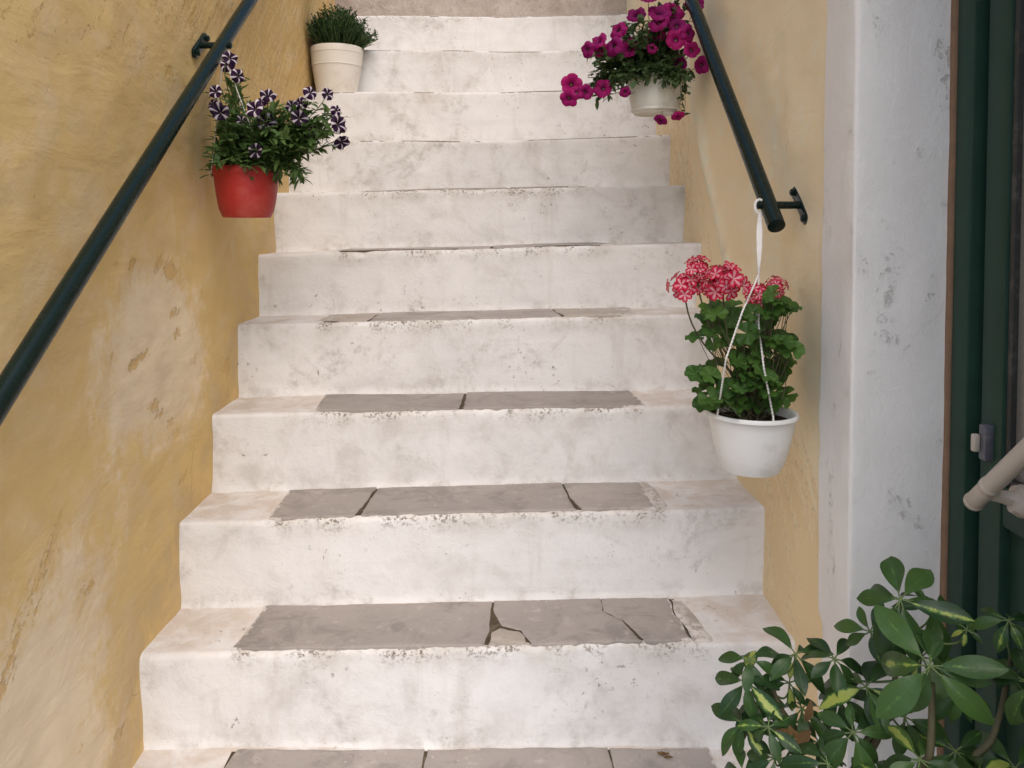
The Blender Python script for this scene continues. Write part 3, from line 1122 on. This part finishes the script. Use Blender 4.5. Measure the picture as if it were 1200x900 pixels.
def petunia_mesh(name, mat, Rd, seed, cup=.35):
    mb = MB()
    N = 50
    rows, cols = [], []
    for q in (.0, .10, .2, .38, .6, .82, 1.0):
        row = []
        for k in range(N):
            a = 2 * math.pi * k / N
            lob = .84 + .16 * abs(math.cos(2.5 * a)) ** .7
            ra = Rd * (q * (1 + (lob - 1) * q * q)) * (1 + .05 * nz(math.cos(a) * 1.5, math.sin(a) * 1.5, seed))
            z = -Rd * .55 * (1 - q) ** 2.6 * 1.2 + Rd * (-cup * .35 * q ** 3)
            z += Rd * q * q * (.10 * math.cos(5 * a) + .09 * nz(math.cos(a) * 2, math.sin(a) * 2, seed + 4) + .05 * math.sin(15 * a + seed))
            row.append(Vector((ra * math.cos(a), ra * math.sin(a), z)))
            star = abs(math.cos(2.5 * a))
            st = star ** 1.0
            cols.append((q, st * (.94 + .06 * q), 0, 1))
        rows.append(row)
    mb.grid(rows, cols, True)
    z0 = -Rd * .60
    mb.tube([(0, 0, z0 + Rd * .10), (0, 0, z0 - Rd * .25), (0, 0, z0 - Rd * .55), (0, 0, z0 - Rd * .62)], [Rd * .20, Rd * .13, Rd * .10, Rd * .05], 8, True, (.4, 0, 1, 1))
    return mb.mesh(name, mat)


def floret_head(name, mat, Rd, nf, seed):
    rg = random.Random(seed)
    mb = MB()
    for i in range(nf):
        ph = i * 2.39996
        zz = 1 - 1.35 * (i + .5) / nf
        rho = math.sqrt(max(0, 1 - zz * zz))
        n = Vector((math.cos(ph) * rho, math.sin(ph) * rho, zz))
        c = Vector((n.x, n.y, n.z * .8)) * Rd * rg.uniform(.45, 1.12)
        nn = (n + Vector((rg.uniform(-.3, .3), rg.uniform(-.3, .3), rg.uniform(-.1, .3)))).normalized()
        Mx = frame_to(nn, rg.uniform(0, 6)).to_3x3()
        pr = Rd * rg.uniform(.40, .56)
        op = rg.uniform(.25, .6)
        for p in range(5):
            a = 2 * math.pi * p / 5 + rg.uniform(-.15, .15)
            rows, cols = [], []
            rr = rg.random()
            for k in range(5):
                tt = k / 4
                w = (.06, .20, .34, .36, .17)[k] * pr
                dd = Vector((math.cos(a), math.sin(a), 0))
                ss = Vector((-math.sin(a), math.cos(a), 0))
                h = pr * (op * tt - .35 * tt * tt)
                rows.append([c + Mx @ (dd * pr * tt + ss * (w * q) + Vector((0, 0, h + .12 * abs(q) * pr * tt))) for q in (-1, -.5, 0, .5, 1)])
                cols += [(rr, tt, max(e, (tt - .55) * 1.6 if tt > .55 else 0), 1) for e in (1, .45, .12, .45, 1)]
            mb.grid(rows, cols)
        # pedicel
        mb.tube([Vector((0, 0, -Rd * .45)), c * .6, c], Rd * .035, 5, False, (1, 1, 1, 1))
    return mb.mesh(name, mat)


def pot_profile(rt, rb, h, rim, lip=.006, th=.003, p=.8):
    """outer wall from the foot up, rolled rim, inside down to the soil"""
    P = [(0.001, 0.004), (rb * .8, .004), (rb * .86, 0), (rb * .97, 0), (rb, .004)]
    P += [(rb + (rt - rb) * (k / 8) ** p, .004 + (h - rim - .006) * k / 8) for k in range(1, 9)]
    z = h - rim
    P += [(rt + lip * .2, z - .001), (rt + lip, z + .003), (rt + lip, h - .003), (rt + lip - .002, h), (rt + lip - .005, h), (rt - th, h - .004)]
    P += [(rt - th - .004, h - .035)]
    return P


def cord(mb, pts, r=.0016, pitch=.014):
    """two strands twisted round a path"""
    pts = [Vector(p) for p in pts]
    L = [0]
    for a, b in zip(pts[:-1], pts[1:]):
        L.append(L[-1] + (b - a).length)
    n = max(8, round(L[-1] / (pitch / 5)))
    def at(s):
        for k in range(len(pts) - 1):
            if s <= L[k + 1] or k == len(pts) - 2:
                return pts[k].lerp(pts[k + 1], (s - L[k]) / max(1e-9, L[k + 1] - L[k]))
    for ph in (0, math.pi):
        path = []
        for k in range(n + 1):
            s = L[-1] * k / n
            p = at(s)
            a = 2 * math.pi * s / pitch + ph
            path.append(p + Vector((math.cos(a), math.sin(a), 0)) * r * .8)
        mb.tube(path, r, 6)


def soil_disc(c, r, parent):
    m = MB()
    rows = [[(c.x, c.y, c.z + .006)] * 24]
    for q in (.4, .75, 1):
        rows.append([(c.x + math.cos(2 * math.pi * k / 24) * r * q, c.y + math.sin(2 * math.pi * k / 24) * r * q, c.z + .006 * nz(k, q * 5) + .006 * (1 - q)) for k in range(24)])
    m.grid(rows, None, True)
    obj('soil', m, M_POTSOIL, parent)


CAMV = Vector((0, -1, .0))


def to_cam(p):
    return (EYE - Vector(p)).normalized()


def jit(v, a):
    return (Vector(v) + Vector((rng.uniform(-a, a), rng.uniform(-a, a), rng.uniform(-a, a)))).normalized()


# ---- left hanging red pot with purple and white petunias
YP = 2.10
pc = pt(289.5, 255, YP)
H = pt(289, 196, YP).z - pc.z
red = thing('hanging_flower_pot', pc, 'red plastic pot of purple and white striped petunias hanging at the left wall', 'potted plant', 'flower pots hung along the stairs')
m = MB()
m.lathe(pot_profile(.083, .062, H, .020, .003, p=.55), pc, 56, .012, 4)
pot = obj('pot', m, M_REDPOT, red, True, 50)
soil_disc(pc + Vector((0, 0, H - .03)), .078, red)
top = pc + Vector((0, 0, H - .015))


def petunia_foliage(top, targets, Yc, mat, parent, dens, Ls, Ws, spread=.05, floor=None, xmin=None, xmax=None):
    stems, fol = MB(), MB()
    for (px, py, rx, ry, n) in targets:
        for _ in range(n):
            a = rng.uniform(0, 6.283)
            q = math.sqrt(rng.random())
            x, y = px + rx * q * math.cos(a), py + ry * q * math.sin(a)
            end = pt(x, y, Yc + rng.uniform(-.125, .09))
            if xmin is not None and end.x < xmin:
                end.x = xmin + rng.uniform(0, .02)
            if xmax is not None and end.x > xmax:
                end.x = xmax - rng.uniform(0, .02)
            st = top + Vector((rng.uniform(-spread, spread), rng.uniform(-spread, spread), 0))
            mid = st.lerp(end, .5) + Vector((0, 0, .35 * (end - st).length * (1 if end.z < st.z + .05 else .25)))
            if end.z < st.z:                     # trailing over the rim
                mid = Vector((st.x + (end.x - st.x) * .9, st.y + (end.y - st.y) * .9, st.z + .05))
            path = bez(st, mid, end, 10)
            stems.tube(path, [.0013 - .0007 * k / 9 for k in range(10)], 5, False)
            tot = (end - st).length
            nl = max(5, int(tot * dens))
            for k in range(nl):
                tt = .25 + .75 * (k + rng.random()) / nl
                f = min(8.999, tt * 9)
                i0 = int(f)
                p = path[i0].lerp(path[i0 + 1], f - i0)
                d = (path[i0 + 1] - path[i0]).normalized()
                o = jit(d * .4 + Vector((rng.uniform(-1, 1), rng.uniform(-1, 1), rng.uniform(-.5, .8))), .3)
                if xmin is not None and p.x + o.x * Ls < xmin - .03 or (xmax is not None and p.x + o.x * Ls > xmax + .03):
                    o.x = -o.x
                L = Ls * rng.uniform(.55, 1.2)
                leaf_card(fol, p, o, jit((0, -.25, 1), .4), L, Ws * rng.uniform(.7, 1.2) * L / Ls, rng.uniform(.0, .45), .3, nl=4)
    obj('stems', stems, M_STEMG, parent)
    obj('foliage', fol, mat, parent, True)


petunia_foliage(top, [(270, 165, 34, 30, 42), (300, 168, 40, 30, 42), (345, 160, 40, 32, 46), (375, 150, 28, 32, 26), (262, 120, 18, 26, 10), (290, 196, 52, 8, 34), (335, 204, 22, 14, 18), (245, 195, 10, 16, 8), (310, 135, 40, 18, 16), (275, 90, 6, 20, 4)],
                YP, M_PETLEAF, red, 150, .032, .012, .055, None, XL + .025)
PM = [petunia_mesh('flower', M_PURPLE, 1.0, s, c) for s, c in ((1, .3), (5, .8), (8, 1.5))]
LF = [(251, 106, 11, 1, (-.3, .2)), (257, 130, 13, 0, (0, .1)), (271, 67, 12, 1, (.5, .6)), (264, 74, 10, 2, (-.5, .5)), (281, 89, 11, 2, (.9, .1)), (314, 109, 12, 1, (.2, .7)),
      (296, 126, 12.5, 1, (-.25, .45)), (313, 143, 13, 0, (.1, .2)), (351, 138, 12, 0, (.35, .1)), (365, 107, 11, 2, (.3, .8)), (385, 109, 10, 1, (.5, .6)), (299, 177, 12, 0, (-.1, .0)),
      (368, 152, 10, 2, (.2, .3)), (399, 145, 11, 1, (.8, .1)), (402, 168, 11, 1, (.8, -.3)), (349, 118, 11, 2, (-.2, .6)), (396, 128, 8, 2, (.6, .4)), (284, 141, 7, 2, (0, .5)), (305, 118, 9, 2, (-.3, .6)), (340, 122, 9, 1, (-.5, .5)), (247, 122, 8, 2, (-.6, .4))]


def flowers(lst, Yc, meshes, parent, top, dy=(-.13, -.05), stemmat=M_STEMG):
    st = MB()
    for (x, y, r, k, (tx, tz)) in lst:
        Y = Yc + rng.uniform(*dy)
        p = pt(x, y, Y)
        n = to_cam(p) + Vector((tx, 0, tz)) * 1.15 + Vector((rng.uniform(-.35, .35), 0, rng.uniform(-.25, .35)))
        s = r * Y / F_PX * rng.uniform(.82, 1.02)
        placed('flower', meshes[k], parent, Matrix.Translation(p) @ frame_to(n, rng.uniform(0, 6.28)) @ Matrix.Diagonal((s * rng.uniform(.82, 1.1), s * rng.uniform(.82, 1.1), s * rng.uniform(.7, 1.5), 1)))
        b = p - n.normalized() * s * 1.15
        st.tube(bez(b, b - n.normalized() * .03 + Vector((0, 0, -.02)), top.lerp(p, .35) + Vector((0, .02, 0)), 7), .0012, 5, False)
    obj('flower_stalks', st, stemmat, parent)


flowers([(a, b, c * 1.04, d, e) for a, b, c, d, e in LF], YP, PM, red, top, (-.15, -.08))
hang = Vector((LA.x + .004, YP, LA.z + (YP - LA.y) * ld.z / ld.y - .02))
for a in (200, 320, 80):
    m = MB()
    e = pc + Vector((math.cos(R(a)) * .086, math.sin(R(a)) * .086, H - .006))
    m.tube([hang, hang.lerp(e, .5), e, e + Vector((0, 0, -.012))], .0015, 6)
    obj('hanger', m, M_CORD, red)

# ---- upper right hanging pot with magenta petunias
YM = 2.50
mc = pt(768, 134, YM)
H2 = pt(768, 92, YM).z - mc.z + .01
mag = thing('hanging_flower_pot', mc, 'weathered white pot of magenta petunias hanging high on the right wall', 'potted plant', 'flower pots hung along the stairs')
m = MB()
m.lathe(pot_profile(.087, .068, H2, .014, .0035, p=.6), mc, 56, .01, 14)
m.lathe([(.072, .016), (.075, .014), (.075, .009), (.069, .004)], mc, 56)
obj('pot', m, M_GREYPOT, mag, True, 50)
soil_disc(mc + Vector((0, 0, H2 - .03)), .074, mag)
top2 = mc + Vector((0, 0, H2 - .015))
petunia_foliage(top2, [(760, 62, 42, 26, 50), (730, 75, 34, 20, 30), (790, 82, 26, 20, 26), (710, 95, 22, 16, 20), (765, 88, 44, 12, 40), (768, 93, 38, 8, 40), (800, 118, 4, 22, 8), (745, 35, 28, 18, 12), (790, 20, 25, 25, 14), (700, 108, 14, 14, 8), (700, 65, 14, 18, 9)],
                YM, M_PETLEAF2, mag, 120, .025, .016, .055, None, None, XR - .035)
MM = [petunia_mesh('flower', M_MAGENTA, 1.0, s, c) for s, c in ((2, .3), (6, .7), (9, 1.4))]
MF = [(745, 15, 14, 1, (-.2, .5)), (773, 12, 14, 1, (0, .6)), (792, 9, 14, 2, (.2, .7)), (722, 33, 13, 2, (-.7, .6)), (700, 46, 13, 1, (-.4, .8)), (686, 58, 13, 2, (-.8, .1)), (737, 53, 14, 1, (-.2, .3)), (771, 25, 13, 2, (-.3, .6)),
      (793, 28, 13, 1, (0, .5)), (793, 45, 13, 1, (-.1, .4)), (811, 58, 13, 0, (.1, .2)), (795, 75, 13.5, 0, (0, .05)), (824, 76, 12, 1, (.5, 0)), (768, 36, 12, 2, (-.3, .4)), (753, 44, 13, 2, (.2, .7)), (670, 99, 13, 0, (-.2, .2)), (667, 116, 13, 1, (-.1, -.3)),
      (687, 107, 11, 1, (.3, 0)), (706, 103, 11, 1, (-.1, .2)), (733, 107, 9, 2, (.2, 0)), (773, 143, 9, 2, (-.3, -.9)), (795, 139, 9, 2, (.3, -.9)), (814, 4, 14, 1, (.3, .4)), (760, -6, 14, 1, (0, .6)), (800, -12, 14, 1, (.1, .6)), (716, 52, 12, 2, (-.5, .4)), (810, 38, 13, 2, (.5, .4)), (765, 55, 9, 2, (0, .4)), (705, 58, 10, 1, (.2, .2)), (676, 108, 9, 2, (.3, .4))]
flowers(MF, YM, MM, mag, top2, (-.13, -.05))
hang2 = Vector((RA.x - .03, YM, RA.z + (YM - RA.y) * rd.z / rd.y - .02))
for a in (200, 320, 80):
    m = MB()
    e = mc + Vector((math.cos(R(a)) * .082, math.sin(R(a)) * .082, H2 - .006))
    m.tube([hang2, hang2.lerp(e, .5), e, e + Vector((0, 0, -.012))], .0013, 6)
    obj('hanger', m, M_CORD, mag)

# ---- white pot of striped geraniums on twisted cords
YG = 1.66
gc = pt(880, 550, YG)
H3 = pt(880, 483, YG).z - gc.z + .003
ger = thing('hanging_flower_pot', gc, 'white plastic pot of pink and white geraniums hanging by white cords from the handrail end', 'potted plant', 'flower pots hung along the stairs')
m = MB()
m.lathe(pot_profile(.087, .058, H3, .011, .006, p=.62), gc, 64, .006, 24)
m.lathe([(.0815, H3 - .03), (.0838, H3 - .029), (.0848, H3 - .026), (.082, H3 - .0255)], gc, 64)
obj('pot', m, M_WHITEPOT, ger, True, 50)
soil_disc(gc + Vector((0, 0, H3 - .02)), .082, ger)
top3 = gc + Vector((0, 0, H3 - .02))
GH = [floret_head('flower_head', M_PINK, 1.0, n, s) for n, s in ((21, 3), (18, 7), (13, 12))]
gh = [(803, 336, 18, 0), (819, 315, 15, 1), (848, 331, 23, 0), (833, 340, 15, 2), (890, 345, 15, 1), (909, 336, 13, 2)]
stems, fol = MB(), MB()
for (x, y, r, k) in gh:
    p = pt(x, y, YG + rng.uniform(-.05, 0))
    s = r * YG / F_PX * .95
    n = (Vector((0, -.55, .8)) + Vector((rng.uniform(-.3, .3), 0, 0))).normalized()
    placed('flower_head', GH[k], ger, Matrix.Translation(p) @ frame_to(n, rng.uniform(0, 6)) @ Matrix.Scale(s, 4))
    b = top3 + Vector((rng.uniform(-.03, .03), rng.uniform(-.03, .03), 0))
    stems.tube(bez(p - n * s * .4, p - Vector((0, 0, .10)), b.lerp(p, .35), 9), .0017, 6, False)
    stems.tube(bez(b.lerp(p, .35), b.lerp(p, .15), b, 6), .0028, 6, False)
GL = [(905, 375, 30, 30, 26), (900, 420, 34, 32, 30), (890, 455, 36, 20, 18), (838, 385, 24, 24, 13), (832, 440, 18, 24, 11), (845, 470, 26, 8, 8), (915, 352, 16, 14, 7), (842, 362, 26, 8, 6), (870, 400, 22, 36, 10), (882, 470, 42, 9, 16), (870, 440, 20, 30, 10)]
for (px, py, rx, ry, n) in GL:
    for _ in range(n):
        a = rng.uniform(0, 6.283)
        q = math.sqrt(rng.random())
        p = pt(px + rx * q * math.cos(a), py + ry * q * math.sin(a), YG + rng.uniform(-.09, .08))
        p.x = min(p.x, XR - .04)
        rad = rng.uniform(.014, .026)
        nn = jit(to_cam(p) * .55 + Vector((.15, 0, .75)), .55)
        round_leaf(fol, p, nn, rng.uniform(0, 6.28), rad, rng.random())
        b = top3 + Vector((rng.uniform(-.035, .035), rng.uniform(-.035, .035), 0))
        j = b.lerp(p, .55) + Vector((rng.uniform(-.02, .02), 0, -.01))
        stems.tube(bez(p - nn * rad * .16, p.lerp(j, .5) - Vector((0, 0, .012)), j, 5), .0009, 4, False)
        if rng.random() < .3:
            stems.tube(bez(j, b.lerp(j, .5), b, 5), .0022, 5, False)
obj('stems', stems, M_STEMB, ger)
obj('foliage', fol, M_GERLEAF, ger)
hang3 = Vector((RBX.x - .020, RBX.y - .004, RBX.z - .016))
knot = pt(889, 322, YG - .02)
m = MB()
for q in range(3):
    path = [hang3 + Vector((0, .0, .0)), hang3.lerp(knot, .3) + Vector((.003 * (q - 1), 0, 0)), hang3.lerp(knot, .6) + Vector((.003 * (q - 1), 0, 0)), knot]
    m.tube(path, [.0038, .0042, .0030, .0020], 8)
m.tube([hang3 + Vector((.011 * math.cos(a), .012 * math.sin(a) * .3, .012 + .016 * math.sin(a))) for a in [k / 16 * 6.2832 for k in range(17)]], .0032, 8, False)
obj('cloth_tie', m, M_CORD, ger)
eL = gc + Vector((math.cos(R(205)) * .091, math.sin(R(205)) * .091, H3 - .003))
eF = pt(906, 488, YG - .083)
eB = gc + Vector((math.cos(R(70)) * .088, math.sin(R(70)) * .088, H3 - .003))
for pts_ in ([knot, pt(870, 365, YG - .09), pt(851, 420, YG - .10), eL], [knot, pt(889, 380, YG - .05), pt(895, 430, YG - .09), eF, eF + Vector((.0, -.004, -.012))], [knot, eB]):
    m = MB()
    cord(m, pts_, .0013)
    obj('hanger', m, M_CORD, ger)

# ---- herb in a cream pot standing on a step
hx, hy = -.655, 3.385
hz = tread_z(9, hx) + .001
hc = Vector((hx, hy, hz))
herb = thing('potted_herb', hc, 'cream flower pot of dense dark herb standing on an upper step at left', 'potted plant')
HH = pt(392, 57, hy).z - hz
m = MB()
P = [(.001, .003), (.07, .003), (.078, 0), (.082, .003)] + [(.082 + .021 * k / 8, .003 + (HH * .60) * k / 8) for k in range(1, 9)]
P += [(.1045, HH * .605), (.1045, HH * .62), (.1035, HH * .625), (.107, HH * .86), (.1085, HH * .865), (.110, HH - .004), (.108, HH), (.102, HH - .001), (.099, HH - .03)]
m.lathe(P, hc, 56, .006, 31)
obj('pot', m, M_CREAMPOT, herb, True, 40)
soil_disc(hc + Vector((0, 0, HH - .03)), .098, herb)
fol, stems = MB(), MB()
for _ in range(460):
    a = rng.uniform(0, 6.283)
    q = math.sqrt(rng.random())
    b = hc + Vector((math.cos(a) * .085 * q, math.sin(a) * .085 * q, HH - .025))
    e = b + Vector((math.cos(a) * .080 * q ** 2 + rng.uniform(-.025, .025), math.sin(a) * .05 * q + rng.uniform(-.03, .03), .195 * (1 - .60 * q ** 3) * rng.uniform(.62, 1.06)))
    e.x = max(e.x, XL + .012)
    path = bez(b, b.lerp(e, .5) + Vector((0, 0, .02)), e, 6)
    stems.tube(path, .0012, 4, False)
    for k in range(22):
        tt = rng.uniform(.12, 1)
        f = min(4.999, tt * 5)
        i0 = int(f)
        p = path[i0].lerp(path[i0 + 1], f - i0)
        o = jit((rng.uniform(-1, 1), rng.uniform(-1, 1), rng.uniform(.1, 1.2)), .2)
        if p.x + o.x * .03 < XL + .005:
            o.x = abs(o.x)
        leaf_card(fol, p, o, jit((0, 0, 1), .6), rng.uniform(.012, .024), .0052, .15, .2, nl=3)
obj('stems', stems, M_STEMG, herb)
obj('foliage', fol, M_HERB, herb)

# ------------------------------------------------------------------ umbrella plant at the lower right
pb = Vector((.585, 1.06, .0))
um = thing('umbrella_plant', pb, 'bushy umbrella plant with glossy green and yellow leaves in front of the green door', 'potted plant')
m = MB()
m.lathe([(.001, .0), (.10, .0), (.105, .004), (.128, .20), (.130, .21), (.140, .212), (.142, .25), (.138, .254), (.130, .252), (.126, .21)], pb, 56)
obj('pot', m, M_TERRA, um, True, 40)
soil_disc(pb + Vector((0, 0, .215)), .126, um)
soil = pb + Vector((0, 0, .21))
trunks = []
tm = MB()


def trunk(pts, r0, r1):
    n = 26
    P = []
    for k in range(n):
        f = k / (n - 1) * (len(pts) - 1)
        i = min(len(pts) - 2, int(f))
        t_ = f - i
        p0, p1, p2, p3 = pts[max(0, i - 1)], pts[i], pts[i + 1], pts[min(len(pts) - 1, i + 2)]
        P.append(.5 * ((2 * p1) + (p2 - p0) * t_ + (2 * p0 - 5 * p1 + 4 * p2 - p3) * t_ ** 2 + (3 * p1 - p0 - 3 * p2 + p3) * t_ ** 3))
    tm.tube(P, [r0 + (r1 - r0) * k / (n - 1) for k in range(n)], 9)
    trunks.append(P)


trunk([soil, pt(1010, 960, 1.12), pt(1030, 860, 1.13), pt(1050, 790, 1.14), pt(1056, 722, 1.12)], .0065, .003)
trunk([soil + Vector((.02, -.02, 0)), pt(1075, 960, 1.04), pt(1090, 880, 1.03), pt(1092, 800, 1.04)], .007, .004)
trunk([soil + Vector((-.03, .02, 0)), pt(985, 930, 1.18), pt(945, 870, 1.21), pt(915, 830, 1.22), pt(900, 790, 1.22)], .007, .003)
trunk([soil + Vector((.03, .03, 0)), pt(1120, 950, 1.10), pt(1165, 860, 1.11), pt(1185, 770, 1.12)], .007, .003)
trunk([pt(1000, 905, 1.14), pt(1020, 862, 1.15), pt(1050, 835, 1.15), pt(1075, 822, 1.14)], .006, .004)
obj('stems', tm, M_STEMB, um)

#      x    y   rad  Y    n  tilt(x,z,cam) yellow  kind
WH = [(1090, 780, 86, 1.00, 9, (.0, .25, 1.0), .25), (1055, 702, 76, 1.08, 9, (-.1, .5, 1.0), .62), (1094, 712, 60, 1.16, 7, (.5, .6, .6), .1),
      (1133, 738, 20, 1.10, 6, (.2, .6, .8), .75), (1182, 727, 40, 1.10, 7, (.2, .4, 1), .35), (1207, 800, 66, 1.06, 8, (-.1, .3, 1), .2), (1195, 782, 46, 1.12, 7, (.1, .9, .6), .1),
      (878, 772, 42, 1.22, 7, (-.2, .9, .7), .2), (874, 797, 46, 1.20, 7, (-.3, .7, .8), .45), (932, 766, 44, 1.22, 7, (.1, .9, .8), .3), (978, 772, 46, 1.18, 7, (.1, .8, .7), .2),
      (872, 848, 44, 1.19, 7, (-.4, .4, 1), .15), (888, 822, 44, 1.21, 7, (-.3, .7, .9), .1), (985, 815, 44, 1.19, 7, (-.2, .5, 1), .15), (1060, 840, 50, 1.13, 7, (-.2, .2, 1), .15), (960, 870, 40, 1.2, 7, (0, .5, 1), .1), (1125, 812, 46, 1.14, 7, (.3, .3, 1), .1), (900, 852, 40, 1.15, 7, (-.1, .3, 1), .35), (908, 888, 40, 1.14, 7, (-.1, .5, 1), .1), (940, 830, 40, 1.2, 7, (.2, .8, .8), .2),
      (1000, 858, 60, 1.10, 8, (-.1, .4, 1), .3), (1015, 805, 56, 1.14, 8, (-.2, .7, .8), .45), (1078, 890, 62, 1.02, 7, (.1, .7, .8), .1), (1120, 880, 56, 1.10, 7, (.2, .3, 1), .35), (970, 895, 52, 1.10, 7, (0, .6, .9), .2),
      (1020, 740, 48, 1.16, 7, (-.5, .6, .7), .1), (1150, 905, 60, 1.06, 7, (.1, .7, .8), .2), (925, 800, 30, 1.23, 6, (0, .5, 1), .5), 
      (1040, 920, 60, 1.04, 7, (0, .8, .8), .2), (930, 930, 56, 1.12, 7, (-.2, .7, .8), .2), (870, 905, 44, 1.16, 7, (-.4, .5, 1), .1), (1190, 900, 60, 1.08, 7, (.1, .6, .9), .2), (1080, 770, 50, 1.15, 7, (.1, .3, 1), .1)]
for (x, y, rad, Y, n, (tx, tz, tc), ye) in WH:
    c = pt(x, y, Y)
    if c.x > XD - .05:
        c.x = XD - .05
    nrm = (to_cam(c) * tc + Vector((tx, 0, tz))).normalized()
    L = rad * Y / F_PX * (1.14 if x < 1000 else 1.0)
    lf, pet = MB(), MB()
    e1 = nrm.orthogonal().normalized()
    e2 = nrm.cross(e1)
    off = rng.uniform(0, 6.28)
    for k in range(n):
        a = off + 2 * math.pi * k / n + rng.uniform(-.30, .30)
        d = e1 * math.cos(a) + e2 * math.sin(a)
        d = (d + nrm * rng.uniform(-.45, .25) + Vector((0, 0, rng.uniform(-.35, .05)))).normalized()
        LL = L * rng.uniform(.70, 1.10) * (.80 if d.z > .5 else 1)
        if c.x + d.x * LL > XD - .012:
            LL = max(.3 * LL, (XD - .012 - c.x) / max(.05, d.x))
        s0 = c + d * LL * .13
        gy = 0.0
        u = rng.random()
        if u < ye * .45:
            gy = rng.choice((.25, .4, .6, .95))
        leaf_wide(lf, s0, d, nrm, LL * .9, LL * rng.uniform(.34, .43), rng.uniform(.10, .55), rng.uniform(.05, .45), rng.random() * (.55 if x < 1000 else 1), gy, bend=rng.uniform(-.16, .16))  # left whorls darker: deeper green, and their shade put into the leaf tone
        pet.tube([c, s0 + d * .004], .0011, 5, False)
    who = obj('leaf_whorl', lf, M_SCHEF, um)
    # stalk to the nearest lower stem point
    best = min((q for P in trunks for q in P), key=lambda q: (q - c).length + (1.0 if q.z > c.z - .01 else 0))
    pet.tube(bez(c, c - nrm * .02 - Vector((0, 0, .03)), best, 9), [.0012 + .0007 * k / 8 for k in range(9)], 6, False)
    obj('stalk', pet, M_STEMG, who)
m = MB()
for (x, y, dx, dz, L) in ((950, 856, -.5, -.3, .045), (938, 862, -.8, .2, .035), (962, 866, .6, -.8, .05), (925, 850, .2, -1, .04), (944, 845, .1, .5, .03)):
    leaf_card(m, pt(x, y, 1.17), (dx, -.2, dz), (0, -1, .3), L, L * .42, .4, .4)
obj('dead_leaf', m, M_DRY, um, label='withered brown leaves')

# ------------------------------------------------------------------ litter on the treads
lz = tread_z(1, .02)
c = Vector((.362, 1.685, lz + .006))
m = MB()
for k in range(7):
    leaf_card(m, c + Vector((rng.uniform(-.018, .018), rng.uniform(-.008, .008), 0)), (rng.uniform(-1, 1), rng.uniform(-.4, .4), rng.uniform(0, .7)), (0, -.5, 1), rng.uniform(.010, .020), .005, .3, .5)
o = obj('dry_leaf', m, M_DRY)
o['label'] = 'curled dry brown leaf lying on the lowest visible tread'
o['category'] = 'leaf'

# ------------------------------------------------------------------ light
w = bpy.data.worlds.new('World')
scene.world = w
w.use_nodes = True
nt = w.node_tree
bg = nt.nodes['Background']
sky = nt.nodes.new('ShaderNodeTexSky')
sky.sky_type = 'NISHITA'
sky.sun_disc = False
SUN = Vector((.16, -.80, 1.0)).normalized()
el = math.asin(SUN.z)
az = math.atan2(SUN.x, SUN.y)
sky.sun_elevation = el
sky.sun_rotation = az
sky.air_density = 1.0
sky.dust_density = 3.0
sky.ozone_density = 1.0
nt.links.new(sky.outputs[0], bg.inputs['Color'])
bg.inputs['Strength'].default_value = .15
sl = bpy.data.lights.new('sun', 'SUN')
sl.energy = 1.0
sl.angle = R(65)
sl.color = (1, .96, .91)
so = bpy.data.objects.new('sun', sl)
so.rotation_euler = (-SUN).to_track_quat('-Z', 'Y').to_euler()
so.location = (0, -2, 6)
COL.objects.link(so)

vs = scene.view_settings
vs.view_transform = 'Standard'
vs.look = 'None'
vs.gamma = 1
vs.exposure = .60
scene.render.resolution_x, scene.render.resolution_y = 1024, 768
